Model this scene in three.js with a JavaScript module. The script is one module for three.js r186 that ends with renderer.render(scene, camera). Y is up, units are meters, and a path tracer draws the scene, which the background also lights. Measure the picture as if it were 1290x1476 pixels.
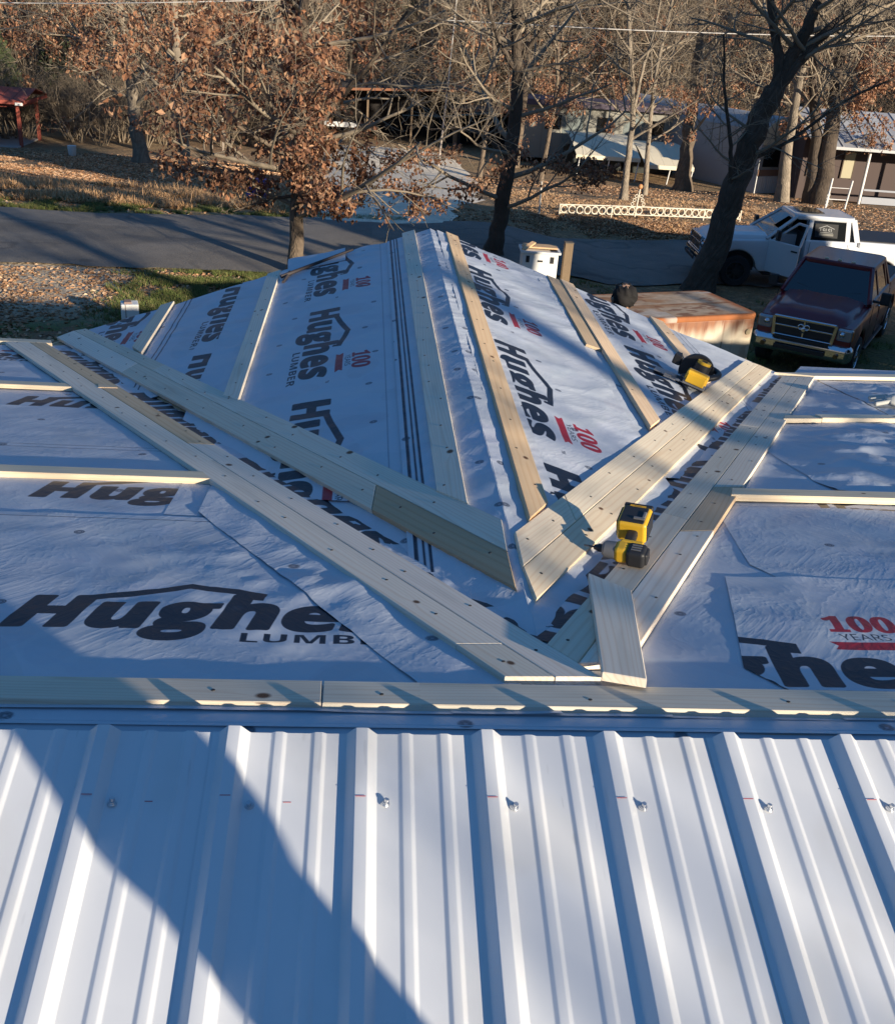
import * as THREE from 'three';
import { mergeGeometries, mergeVertices, toCreasedNormals } from 'three/addons/utils/BufferGeometryUtils.js';
import { RoundedBoxGeometry } from 'three/addons/geometries/RoundedBoxGeometry.js';
import { MarchingCubes } from 'three/addons/objects/MarchingCubes.js';
import { Brush, Evaluator, SUBTRACTION } from 'three-bvh-csg';

// ---------------------------------------------------------------- camera, sky, sun, exposure
const scene = new THREE.Scene();
const camera = new THREE.PerspectiveCamera(53.19, 894 / 1024, 0.05, 600);
camera.position.set(-0.228, 5.501, 1.503);
camera.up.set(-0.03214, 0.89493, -0.44505);
camera.lookAt(-0.228 + 0.09063, 5.501 - 0.44083, 1.503 - 0.893);
const renderer = new THREE.WebGLRenderer({ antialias: true });
renderer.toneMapping = THREE.LinearToneMapping;
renderer.toneMappingExposure = 1.66;
renderer.shadowMap.enabled = true;
renderer.outputColorSpace = THREE.SRGBColorSpace;

const SUN = new THREE.Vector3(0.640, 0.197, 0.742).normalize();
const sun = new THREE.DirectionalLight(new THREE.Color().setRGB(1.0, 0.87, 0.69), 5.0);
sun.position.copy(SUN).multiplyScalar(120).add(new THREE.Vector3(4, 0, -18));
sun.target.position.set(4, 0, -18);
sun.castShadow = true;
sun.shadow.mapSize.set(4096, 4096);
Object.assign(sun.shadow.camera, { left: -60, right: 60, top: 60, bottom: -60, near: 1, far: 300 });
sun.shadow.radius = 1;
scene.add(sun, sun.target);
{
  const w = 256, h = 128, d = new Float32Array(w * h * 4), dir = new THREE.Vector3();
  const ss = (a, b, x) => { x = Math.min(1, Math.max(0, (x - a) / (b - a))); return x * x * (3 - 2 * x); };
  for (let j = 0; j < h; j++) for (let i = 0; i < w; i++) {
    const lat = ((j + 0.5) / h - 0.5) * Math.PI, lon = ((i + 0.5) / w - 0.5) * 2 * Math.PI;
    dir.set(Math.cos(lat) * Math.cos(lon), Math.sin(lat), Math.cos(lat) * Math.sin(lon));
    const e = Math.max(0, dir.y), c = Math.max(0, dir.dot(SUN));
    const hz = Math.exp(-e * 5.5), g = Math.pow(c, 10) * 0.10 + Math.pow(c, 60) * 0.2;
    const k = ss(-0.12, 0.0, dir.y);
    const o = (j * w + i) * 4;
    d[o] = (0.027 + 0.08 * hz + g * 0.75) * k + 0.05 * (1 - k);
    d[o + 1] = (0.092 + 0.115 * hz + g * 0.56) * k + 0.045 * (1 - k);
    d[o + 2] = (0.226 + 0.09 * hz + g * 0.33) * k + 0.04 * (1 - k);
    d[o + 3] = 1;
  }
  const t = new THREE.DataTexture(d, w, h, THREE.RGBAFormat, THREE.FloatType);
  t.mapping = THREE.EquirectangularReflectionMapping; t.magFilter = THREE.LinearFilter; t.minFilter = THREE.LinearFilter;
  t.wrapS = THREE.RepeatWrapping; t.needsUpdate = true;
  scene.background = t; scene.environment = t;
}

// ---------------------------------------------------------------- helpers
const V = (x, y, z) => new THREE.Vector3(x, y, z);
const rad = (d) => d * Math.PI / 180;
function rng(seed) { let a = seed >>> 0; return () => { a = (a + 0x6D2B79F5) | 0; let t = Math.imul(a ^ (a >>> 15), 1 | a); t = (t + Math.imul(t ^ (t >>> 7), 61 | t)) ^ t; return ((t ^ (t >>> 14)) >>> 0) / 4294967296; }; }
const clamp = (x, a = 0, b = 1) => Math.min(b, Math.max(a, x));
const mix = (a, b, t) => a + (b - a) * t;
const sstep = (a, b, x) => { x = clamp((x - a) / (b - a)); return x * x * (3 - 2 * x); };
const hash2 = (i, j) => { let h = Math.imul(i, 374761393) + Math.imul(j, 668265263); h = Math.imul(h ^ (h >>> 13), 1274126177); return ((h ^ (h >>> 16)) >>> 0) / 4294967296; };
function noise(x, y) { const i = Math.floor(x), j = Math.floor(y); let u = x - i, v = y - j; u = u * u * (3 - 2 * u); v = v * v * (3 - 2 * v); return mix(mix(hash2(i, j), hash2(i + 1, j), u), mix(hash2(i, j + 1), hash2(i + 1, j + 1), u), v); }
function fbm(x, y, n = 4) { let s = 0, a = 0.5, t = 0; for (let k = 0; k < n; k++) { s += a * noise(x, y); t += a; x = x * 2.03 + 17.1; y = y * 2.03 + 5.7; a *= 0.5; } return s / t; }
const names = {};
function numbered(n) { names[n] = (names[n] ?? -1) + 1; return names[n] ? n + '_' + String(names[n]).padStart(3, '0') : n; }
function prep(g) {
  let k = g.index ? g.toNonIndexed() : g;
  if (!k.attributes.normal) k.computeVertexNormals();
  if (!k.attributes.uv) k.setAttribute('uv', new THREE.BufferAttribute(new Float32Array(k.attributes.position.count * 2), 2));
  for (const n of Object.keys(k.attributes)) if (!['position', 'normal', 'uv', 'color'].includes(n)) k.deleteAttribute(n);
  return k;
}
function mesh(name, geos, mat, parent = scene) {
  const list = (Array.isArray(geos) ? geos : [geos]).map(prep);
  const m = new THREE.Mesh(list.length > 1 ? mergeGeometries(list) : list[0], mat);
  m.name = parent === scene ? numbered(name) : name; m.castShadow = m.receiveShadow = true; parent.add(m); return m;
}
function tag(o, label, category, group) { o.userData.label = label; if (category) o.userData.category = category; if (group) o.userData.group = group; return o; }
const struct = (o) => { o.userData.kind = 'structure'; return o; };
const stuff = (o, label, category) => { o.userData.kind = 'stuff'; if (label) o.userData.label = label; if (category) o.userData.category = category; return o; };
function thing(name, label, category, pos = [0, 0, 0], turn = 0, group) { const g = new THREE.Group(); g.name = numbered(name); g.position.set(...pos); g.rotation.y = turn; scene.add(g); return tag(g, label, category, group); }
function part(name, parent) { const g = new THREE.Group(); g.name = name; parent.add(g); return g; }
const box = (w, h, d, x = 0, y = 0, z = 0, r = 0) => { const g = r ? new RoundedBoxGeometry(w, h, d, 2, r) : new THREE.BoxGeometry(w, h, d); g.translate(x, y, z); return g; };
function orient(g, a, b) { const d = b.clone().sub(a), q = new THREE.Quaternion().setFromUnitVectors(V(0, 1, 0), d.clone().normalize()); g.applyQuaternion(q); g.translate((a.x + b.x) / 2, (a.y + b.y) / 2, (a.z + b.z) / 2); return g; }
const rod = (a, b, r0, r1 = r0, n = 8) => orient(new THREE.CylinderGeometry(r1, r0, a.distanceTo(b), n), a, b);
function bar(a, b, w, t, side) { // square bar from a to b; w is its size along side
  const y = b.clone().sub(a), L = y.length(); y.normalize(); const x = side.clone().addScaledVector(y, -side.dot(y)).normalize(), z = x.clone().cross(y);
  const g = new THREE.BoxGeometry(w, L, t); g.applyMatrix4(new THREE.Matrix4().makeBasis(x, y, z).setPosition(a.clone().add(b).multiplyScalar(0.5))); return g;
}
function canvasTex(w, h, draw, srgb = true) { const c = document.createElement('canvas'); c.width = w; c.height = h; draw(c.getContext('2d'), w, h); const t = new THREE.CanvasTexture(c); if (srgb) t.colorSpace = THREE.SRGBColorSpace; t.wrapS = t.wrapT = THREE.RepeatWrapping; t.anisotropy = 8; return t; }
const toS = (x) => { x = clamp(x); return Math.round(255 * (x <= 0.0031308 ? 12.92 * x : 1.055 * Math.pow(x, 1 / 2.4) - 0.055)); };
function dataTex(w, h, fn, srgb = true) {
  const d = new Uint8Array(w * h * 4);
  for (let j = 0; j < h; j++) for (let i = 0; i < w; i++) { const c = fn(i / w, j / h, i, j), o = (j * w + i) * 4; if (srgb) { d[o] = toS(c[0]); d[o + 1] = toS(c[1]); d[o + 2] = toS(c[2]); } else d[o] = d[o + 1] = d[o + 2] = Math.round(255 * clamp(c)); d[o + 3] = 255; }
  const t = new THREE.DataTexture(d, w, h); if (srgb) t.colorSpace = THREE.SRGBColorSpace; t.wrapS = t.wrapT = THREE.RepeatWrapping; t.magFilter = THREE.LinearFilter; t.minFilter = THREE.LinearMipmapLinearFilter; t.generateMipmaps = true; t.needsUpdate = true; return t;
}
const rgb = (r, g, b) => new THREE.Color().setRGB(r, g, b);
const std = (c, roughness = 0.7, extra = {}) => new THREE.MeshStandardMaterial({ color: Array.isArray(c) ? rgb(...c) : c, roughness, ...extra });
const phys = (c, roughness = 0.5, extra = {}) => new THREE.MeshPhysicalMaterial({ color: Array.isArray(c) ? rgb(...c) : c, roughness, ...extra });

// ---------------------------------------------------------------- materials
const Rw = rng(11);
const knots = []; // wood sheet: 2.4 m long, six rows of boards
for (let r = 0; r < 6; r++) for (let k = 0; k < 3; k++) if (Rw() < 0.8) knots.push([r, Rw(), 0.2 + 0.6 * Rw(), 0.0035 + 0.006 * Rw()]);
const woodMap = dataTex(2048, 768, (u, v) => {
  const row = Math.floor(v * 6), y = v * 6 - row, X = u * 2.4;
  let warp = 0, kd = 99;
  for (const [kr, kx, ky, ks] of knots) if (kr === row) {
    let dx = (X - kx * 2.4); if (dx > 1.2) dx -= 2.4; if (dx < -1.2) dx += 2.4;
    const dy = (y - ky) * 0.1, q = Math.hypot(dx * 0.75, dy);
    warp += Math.sign(dy || 1) * Math.exp(-((q / (ks * 4)) ** 2)) * 0.10; kd = Math.min(kd, q / ks);
  }
  const per = Math.sin(u * Math.PI * 2 + row * 2.1) * 0.35 + Math.sin(u * Math.PI * 4 + row) * 0.12;
  const g = y + warp + per * (0.14 + 0.05 * (row % 3)) + 0.06 * fbm(u * 9 + row * 13, y * 3, 3);
  const ring = 0.5 + 0.5 * Math.sin((g * (3 + 1.2 * row) * (0.7 + 0.9 * fbm(y * 2 + row * 5, u * 2, 2)) + row) * 6.283);
  const fine = fbm(X * 5, y * 90 + row * 50, 2), tone = 0.93 + 0.14 * fbm(X * 1.3 + row * 7, y * 2 + row * 31, 3);
  const late = Math.pow(ring, 4) * (0.25 + 0.75 * fine) * 0.75;
  let c = [0.84 * tone, 0.72 * tone, 0.555 * tone];
  c = [c[0] * (1 - 0.16 * late) * (0.95 + 0.1 * fine), c[1] * (1 - 0.28 * late) * (0.95 + 0.1 * fine), c[2] * (1 - 0.38 * late) * (0.94 + 0.12 * fine)];
  if (kd < 1.8) { const k = 1 - sstep(0.75, 1.8, kd), kk = 0.5 + 0.3 * Math.sin(kd * 14); c = [mix(c[0], 0.16 * kk + 0.06, k), mix(c[1], 0.075 * kk + 0.03, k), mix(c[2], 0.035 * kk + 0.012, k)]; }
  const dirt = sstep(0.62, 0.8, fbm(X * 2.3 + 40, y * 2 + row * 17, 4)); 
  return c.map((q) => q * (1 - 0.10 * dirt));
});
const woodBump = dataTex(512, 512, (u, v) => 0.5 + 0.5 * (fbm(u * 8, v * 120, 2) - 0.5), false);
function wood(tint, rough = 0.72) { const m = std(tint, rough, { map: woodMap, bumpMap: woodBump.clone(), bumpScale: 0.00008 }); m.bumpMap.repeat.set(2.4 / 0.8, 0.6 / 0.3); return m; }
const WOOD = { pale: wood([0.98, 1.0, 1.04]), tan: wood([0.98, 0.83, 0.66]), cream: wood([1.06, 1.04, 0.98]), brown: wood([0.66, 0.57, 0.46]), old: wood([0.22, 0.18, 0.14]), grey: wood([0.85, 0.88, 0.9]) };
const crinkle = dataTex(512, 512, (u, v) => {
  // creased plastic sheet that tiles: domain folded by sines
  const a = u * 6.2832, b = v * 6.2832, x = Math.cos(a) * 1.3 + 0.9 * Math.cos(b), y = Math.sin(a) * 1.3 + 0.9 * Math.sin(b) + 5;
  const x2 = Math.sin(a) * 2.1 + Math.sin(b) * 1.7, y2 = Math.cos(a) * 2.1 - Math.cos(b) * 1.7;
  const r1 = 1 - Math.abs(2 * fbm(x * 2, y * 2, 3) - 1), r2 = 1 - Math.abs(2 * fbm(x2 * 2.7 + 9, y2 * 2.7, 3) - 1);
  return 0.55 * r1 ** 3 + 0.45 * r2 ** 4;
}, false);
// ---------------------------------------------------------------- roof planes (metres along u and v from each plane's origin)
const AL = rad(15.491), AF = rad(8.97), BE = rad(15.81);
const YR = 4.26474, ZR = -0.06, XG = 0.203, YG = 4.194;
function plane(o, u, v, n) { return { o: V(...o), u: V(...u), v: V(...v), n: V(...n) }; }
const PL = {
  F: plane([0, YR, ZR], [1, 0, 0], [0, -Math.sin(AF), -Math.cos(AF)], [0, Math.cos(AF), -Math.sin(AF)]),   // far slope, v runs away
  N: plane([0, 4.3, 0], [1, 0, 0], [0, -Math.sin(AL), Math.cos(AL)], [0, Math.cos(AL), Math.sin(AL)]),     // near slope, v runs down
  L: plane([XG, YG, 0], [-Math.cos(BE), -Math.sin(BE), 0], [0, 0, -1], [-Math.sin(BE), Math.cos(BE), 0]),  // gable, slope down to -x
  R: plane([XG, YG, 0], [Math.cos(BE), -Math.sin(BE), 0], [0, 0, -1], [Math.sin(BE), Math.cos(BE), 0]),    // gable, slope down to +x
};
const P3 = (p, u, v, h = 0) => PL[p].o.clone().addScaledVector(PL[p].u, u).addScaledVector(PL[p].v, v).addScaledVector(PL[p].n, h);
const toUV = (p, X) => { const d = X.clone().sub(PL[p].o); return [d.dot(PL[p].u), d.dot(PL[p].v)]; };
function turned(name, base, uv0, uv1) { // a frame on the same plane with u along the line uv0 > uv1
  const o = P3(base, ...uv0), u = P3(base, ...uv1).sub(o).normalize(), n = PL[base].n.clone();
  PL[name] = { o, u, v: n.clone().cross(u), n }; return PL[name];
}
// clipped grid sheet on a plane; keep = list of [a, b, c] with a*u + b*v <= c
function sheet(p, u0, u1, v0, v1, step, keep, height, h0 = 0.004) {
  const nu = Math.max(1, Math.round((u1 - u0) / step)), nv = Math.max(1, Math.round((v1 - v0) / step)), pos = [], uv = [], idx = new Map();
  const verts = [], tri = [];
  const put = (u, v) => { const key = Math.round(u * 20000) + ',' + Math.round(v * 20000); let i = idx.get(key); if (i === undefined) { i = verts.length; idx.set(key, i); verts.push([u, v]); } return i; };
  for (let j = 0; j < nv; j++) for (let i = 0; i < nu; i++) {
    const a = mix(u0, u1, i / nu), b = mix(u0, u1, (i + 1) / nu), c = mix(v0, v1, j / nv), d = mix(v0, v1, (j + 1) / nv);
    let poly = [[a, c], [b, c], [b, d], [a, d]];
    for (const [A, B, C] of keep) {
      const out = [];
      for (let k = 0; k < poly.length; k++) {
        const s = poly[k], e = poly[(k + 1) % poly.length], ds = A * s[0] + B * s[1] - C, de = A * e[0] + B * e[1] - C;
        if (ds <= 0) out.push(s);
        if ((ds < 0 && de > 0) || (ds > 0 && de < 0)) { const t = ds / (ds - de); out.push([mix(s[0], e[0], t), mix(s[1], e[1], t)]); }
      }
      poly = out; if (poly.length < 3) break;
    }
    if (poly.length < 3) continue;
    const ids = poly.map((q) => put(...q));
    for (let k = 1; k + 1 < ids.length; k++) tri.push(ids[0], ids[k], ids[k + 1]);
  }
  const flip = PL[p].u.clone().cross(PL[p].v).dot(PL[p].n) < 0;
  for (const [u, v] of verts) { const q = P3(p, u, v, h0 + (height ? height(u, v) : 0)); pos.push(q.x, q.y, q.z); uv.push(u, v); }
  if (flip) for (let k = 0; k < tri.length; k += 3) { const t = tri[k + 1]; tri[k + 1] = tri[k + 2]; tri[k + 2] = t; }
  const g = new THREE.BufferGeometry();
  g.setAttribute('position', new THREE.Float32BufferAttribute(pos, 3)); g.setAttribute('uv', new THREE.Float32BufferAttribute(uv, 2)); g.setIndex(tri); g.computeVertexNormals();
  return g;
}
function inset(poly, d) { // move every edge of a convex polygon inwards
  let area = 0; for (let i = 0; i < poly.length; i++) { const a = poly[i], b = poly[(i + 1) % poly.length]; area += a[0] * b[1] - a[1] * b[0]; }
  const s = Math.sign(area), n = poly.length, L = [];
  for (let i = 0; i < n; i++) { const a = poly[i], b = poly[(i + 1) % n], l = Math.hypot(b[0] - a[0], b[1] - a[1]), nx = -(b[1] - a[1]) / l * s, ny = (b[0] - a[0]) / l * s; L.push([nx, ny, nx * a[0] + ny * a[1] + d]); }
  return poly.map((_, i) => { const p = L[(i + n - 1) % n], q = L[i], D = p[0] * q[1] - p[1] * q[0]; return [(p[2] * q[1] - q[2] * p[1]) / D, (p[0] * q[2] - q[0] * p[2]) / D]; });
}
const Rb = rng(77);
function slabGeo(p, poly, h0, t, c = 0.0018) { // prism on a plane with eased edges; wood runs along its first edge
  const up = inset(poly, c), a = poly[0], b = poly[1], L = Math.hypot(b[0] - a[0], b[1] - a[1]), ex = [(b[0] - a[0]) / L, (b[1] - a[1]) / L];
  const ou = Rb() * 2.4, row = Math.floor(Rb() * 6) * 0.1, lo = Math.min(...poly.map((q) => -q[0] * ex[1] + q[1] * ex[0])), fl = Rb() < 0.5 ? 1 : -1;
  const uvOf = (q, e = 0) => { const s = (q[0] * ex[0] + q[1] * ex[1]) * fl + ou, w = -q[0] * ex[1] + q[1] * ex[0] - lo + e; return [s / 2.4, (row + 0.004 + clamp(w, 0, 0.094)) / 0.6]; };
  const pos = [], uv = [], N = poly.length;
  const flip = PL[p].u.clone().cross(PL[p].v).dot(PL[p].n) < 0; let area = 0;
  for (let i = 0; i < N; i++) { const q = poly[i], r = poly[(i + 1) % N]; area += q[0] * r[1] - q[1] * r[0]; }
  const rev = (area < 0) !== flip;
  const T = (A, B, C) => { const o = rev ? [A, C, B] : [A, B, C]; for (const [q, h, e] of o) { const w = P3(p, q[0], q[1], h); pos.push(w.x, w.y, w.z); uv.push(...uvOf(q, e)); } };
  for (let i = 1; i + 1 < N; i++) T([up[0], h0 + t], [up[i], h0 + t], [up[i + 1], h0 + t]);
  for (let i = 0; i < N; i++) {
    const j = (i + 1) % N, m = h0 + t - c;
    T([up[i], h0 + t], [poly[i], m], [poly[j], m]); T([up[i], h0 + t], [poly[j], m], [up[j], h0 + t]);
    T([poly[i], m, t], [poly[i], h0], [poly[j], h0]); T([poly[i], m, t], [poly[j], h0], [poly[j], m, t]);
  }
  const g = new THREE.BufferGeometry();
  g.setAttribute('position', new THREE.Float32BufferAttribute(pos, 3)); g.setAttribute('uv', new THREE.Float32BufferAttribute(uv, 2)); g.computeVertexNormals();
  return g;
}

// ---------------------------------------------------------------- the print on the roof underlayment
const INK = '#1d2230', RED = '#a8232f';
function logo(c, toPx, S, o, A, B, cap, L, extra = {}) { // o anchor of the baseline, A reading direction, B letter-up direction, in sheet metres
  const base = (k) => { const p = toPx(o[0], o[1]); c.setTransform(A[0] * S * k, -A[1] * S * k, -B[0] * S * k, B[1] * S * k, p[0], p[1]); };
  c.save(); c.lineJoin = 'miter'; c.miterLimit = 3;
  const k = cap / 72; base(k); const U = L / k; // 72 local units = cap height
  c.fillStyle = c.strokeStyle = INK; c.font = 'bold 100px sans-serif'; c.textBaseline = 'alphabetic';
  const w = c.measureText('Hughes').width, sx = U / (w * 1.04 + 14);
  c.save(); c.transform(sx, 0, -0.16, 1, 0, 0); c.lineWidth = 7; c.lineJoin = 'round'; c.fillText('Hughes', 4, 0); c.strokeText('Hughes', 4, 0); c.restore();
  c.lineWidth = 13; c.beginPath(); c.moveTo(U * 0.17, -66); c.lineTo(U * 0.27, -77); c.lineTo(U * 0.43, -99); c.lineTo(U * 0.61, -80); c.lineTo(U * 0.605, -66); c.stroke();
  c.save(); c.font = 'bold 24px sans-serif'; const lw = c.measureText('LUMBER').width; c.transform(U * 0.4 / lw, 0, 0, 1, U * 0.58, 27); c.fillText('LUMBER', 0, 0); c.restore();
  c.font = 'bold 11px sans-serif'; c.fillText('TM', U * 1.005, -58);
  if (!extra.no100) {
    c.fillStyle = RED; c.save(); c.font = 'bold 52px serif'; c.transform(U * 0.19 / c.measureText('100').width, 0, -0.2, 1, U * 0.74, -114); c.fillText('100', 0, 0); c.lineWidth = 3; c.strokeStyle = RED; c.strokeText('100', 0, 0); c.restore();
    c.fillStyle = INK; c.save(); c.font = '17px sans-serif'; c.transform(U * 0.13 / c.measureText('YEARS').width, 0, 0, 1, U * 0.76, -97); c.fillText('YEARS', 0, 0); c.restore();
    c.fillStyle = RED; c.beginPath(); c.moveTo(U * 0.72, -92); c.lineTo(U * 0.93, -92); c.lineTo(U * 0.915, -84); c.lineTo(U * 0.93, -76); c.lineTo(U * 0.72, -76); c.lineTo(U * 0.735, -84); c.fill();
  }
  c.restore();
}
function printSheet(u0, u1, v0, v1, S, draw, marks = 0.46, seed = 5) { // colour map that covers the sheet in metres
  const W = Math.min(2048, Math.round((u1 - u0) * S)), H = Math.min(2048, Math.round((v1 - v0) * S)), s = Math.min(W / (u1 - u0), H / (v1 - v0));
  const t = canvasTex(W, H, (c) => {
    c.fillStyle = '#c2c8d0'; c.fillRect(0, 0, W, H);
    const toPx = (u, v) => [(u - u0) * s, (v1 - v) * s], R = rng(seed);
    for (let i = 0; i < 240; i++) { c.fillStyle = `rgba(${R() < 0.5 ? '120,124,130' : '225,226,230'},${0.02 + 0.05 * R()})`; c.beginPath(); c.ellipse(R() * W, R() * H, (0.03 + 0.2 * R()) * s, (0.02 + 0.08 * R()) * s, R() * 3, 0, 7); c.fill(); }
    draw(c, toPx, s); c.setTransform(1, 0, 0, 1, 0, 0);
    for (let u = Math.ceil(u0 / marks) * marks; u < u1; u += marks) for (let v = Math.ceil(v0 / marks) * marks; v < v1; v += marks) { // fastener marks
      const [x, y] = toPx(u + (R() - 0.5) * 0.1, v + (R() - 0.5) * 0.08);
      c.strokeStyle = 'rgba(38,44,58,0.7)'; c.lineWidth = Math.max(1, 0.0035 * s); for (const q of [0.013, 0.007]) { c.beginPath(); c.ellipse(x, y, q * s, q * s, 0, 0, 7); c.stroke(); }
      c.fillStyle = 'rgba(60,64,76,0.3)'; c.beginPath(); c.ellipse(x, y, 0.012 * s, 0.012 * s, 0, 0, 7); c.fill();
    }
  });
  t.repeat.set(1 / (u1 - u0), 1 / (v1 - v0)); t.offset.set(-u0 / (u1 - u0), -v0 / (v1 - v0)); t.wrapS = t.wrapT = THREE.ClampToEdgeWrapping;
  const b = crinkle.clone(); b.repeat.set(1 / 0.85, 1 / 0.85); b.needsUpdate = true;
  return phys(0xffffff, 0.40, { map: t, bumpMap: b, bumpScale: 0.0009, specularIntensity: 0.7, side: THREE.DoubleSide });
}
const ridged = (x, y) => { const n = 1 - Math.abs(2 * fbm(x, y, 3) - 1); return n * n * n; };
// wrinkles of the loose sheets
const offRL = (u, v) => sstep(0.04, 0.4, u - 0.38 - (v - 0.262) * 0.536);
const wrF = (u, v) => 0.004 * ridged(u * 2.2 + v * 0.8, v * 4.5) + 0.0014 * ridged(u * 4 - v * 2, v * 5 + u * 2 + 9) + (u > 1.0 ? 0.018 * offRL(u, v) * sstep(1.0, 1.6, u) * sstep(1.7, 2.1, v) * (1 - sstep(4.2, 4.4, v)) * (0.25 + 0.75 * sstep(0.0, 0.16, Math.abs(v - 3.13 - (u - 2.04) * 0.15))) * (ridged(u * 3.3 - v * 1.1 + 3, v * 3.2 + u * 1.4) + 0.4 * ridged(u * 9, v * 8 + 3)) : 0)
  + 0.012 * Math.exp(-(((u + 0.3) / 0.5) ** 2 + ((v - 0.75) / 0.35) ** 2)) * ridged(u * 5 + v * 3, v * 5 - u * 4 + 2);
const wrG = (u, v) => 0.008 * ridged(u * 1.3 + v * 1.1 + 2, v * 2.6 - u * 1.7) * sstep(0.35, 0.6, fbm(u * 1.5 + 8, v * 1.2, 2)) + 0.006 * ridged(u * 2.2 - v * 1.5, v * 4.5 + u) * sstep(4.0, 5.1, v) + 0.0035 * ridged(u * 2.5 + v * 0.5, v * 5.5) + 0.004 * ridged(u * 3 + 4, v * 9 + u * 2) * sstep(3.2, 4.6, v) + 0.0025 * ridged(u * 8, v * 7 + 3);
const pleat = (u, v) => 0.004 * ridged(u * 2.5 + v * 0.6, v * 13 + u * 9) + 0.002 * ridged(u * 9, v * 4);

// ---------------------------------------------------------------- the house under work
const house = thing('house', 'house roof being re-covered, boards screwed over printed white underlayment', 'house', [0, 0, 0]);
const deckMat = wood([0.62, 0.55, 0.45]);
// decks, walls
const APEX_V = 0.455; // far-slope v of the valley apex
const WX0 = -5.6, WX1 = 13.5;
mesh('roof_deck', [slabGeo('F', [[WX0, 0.0], [WX1, 0.0], [WX1, 4.95], [5.0, 4.9], [3.2, 4.62], [-2.2, 4.46], [WX0, 4.3]], -0.022, 0.02), slabGeo('N', [[WX0, -0.06], [WX1, -0.06], [WX1, 6.2], [WX0, 6.2]], -0.075, 0.02),
  slabGeo('L', [[0, 0.3], [0, 5.26], [2.35, 4.54], [2.6, 4.4], [0.02, 0.3]], -0.022, 0.02), slabGeo('R', [[0, 0.3], [0, 5.26], [2.2, 4.47], [2.6, 4.4], [0.02, 0.3]], -0.022, 0.02)], deckMat, house);
const siding = std([0.55, 0.52, 0.46], 0.8);
mesh('wall', [box(18.6, 4.3, 0.16, 4, 1.15, -4.2), box(0.16, 4.0, 9.6, -5.2, 1.0, 0.7), box(0.16, 4.0, 9.6, 13.1, 1.0, 0.7), box(18.6, 2.45, 0.16, 4, 1.225, 5.5)], siding, house);
{
  const s = new THREE.Shape(); s.moveTo(-2.1, 0); s.lineTo(2.1, 0); s.lineTo(2.1, 3.5); s.lineTo(0, 4.09); s.lineTo(-2.1, 3.5);
  const g = new THREE.ExtrudeGeometry(s, { depth: 0.14, bevelEnabled: false }); g.translate(XG, 0, -4.55); mesh('gable_wall', g, siding, house);
}
// ribbed steel panels on the near slope
const steelMap = dataTex(1024, 1024, (u, v) => { const n = fbm(u * 5, v * 5, 4), dust = sstep(0.5, 0.75, fbm(u * 11 + 3, v * 9, 4)), sc = sstep(0.80, 0.9, fbm(u * 160, v * 26 + 7, 2)) * sstep(0.45, 0.6, fbm(u * 6 + 9, v * 6, 3)); const k = 0.96 + 0.06 * (n - 0.5) - 0.05 * dust - 0.10 * sc; return [k, k * (1 - 0.01 * dust), k * (1 - 0.03 * dust)]; });
steelMap.repeat.set(0.7, 0.55);
const steelRough = dataTex(512, 512, (u, v) => 0.34 + 0.5 * sstep(0.4, 0.8, fbm(u * 9, v * 9 + 4, 4)) * 0.6 + 0.1 * fbm(u * 50, v * 50, 2), false);
steelRough.repeat.set(0.9, 0.7);
const STEEL = phys([0.68, 0.70, 0.72], 1, { map: steelMap, roughnessMap: steelRough, clearcoat: 0.35, clearcoatRoughness: 0.25, side: THREE.DoubleSide });
function ribProfile(r0, r1, lift) {
  const pts = [], P = 0.2286;
  for (let r = r0; r <= r1; r++) {
    const x = r * P, e = r === r0 ? lift : 0;
    if (r === r0) pts.push([x - 0.012, 0.0016], [x, 0.0016]); else pts.push([x, 0]);
    pts.push([x + 0.0165, 0.019 + e], [x + 0.0385, 0.019 + e], [x + 0.055, e * 0.3]);
    if (r < r1) for (const m of [0.093, 0.164]) pts.push([x + m, 0], [x + m + 0.007, 0.0040], [x + m + 0.021, 0.0040], [x + m + 0.028, 0]);
  }
  const out = []; // eased corners
  for (let i = 0; i < pts.length; i++) {
    if (i === 0 || i === pts.length - 1) { out.push(pts[i]); continue; }
    const p = pts[i], l = (q) => { const d = Math.hypot(q[0] - p[0], q[1] - p[1]), s = Math.min(0.0016, d * 0.3) / d; return [p[0] + (q[0] - p[0]) * s, p[1] + (q[1] - p[1]) * s]; };
    out.push(l(pts[i - 1]), l(pts[i + 1]));
  }
  return out;
}
const screwMat = std([0.55, 0.57, 0.6], 0.35, { metalness: 0.8 }), chalkMat = std([0.5, 0.10, 0.12], 0.9);
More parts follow.
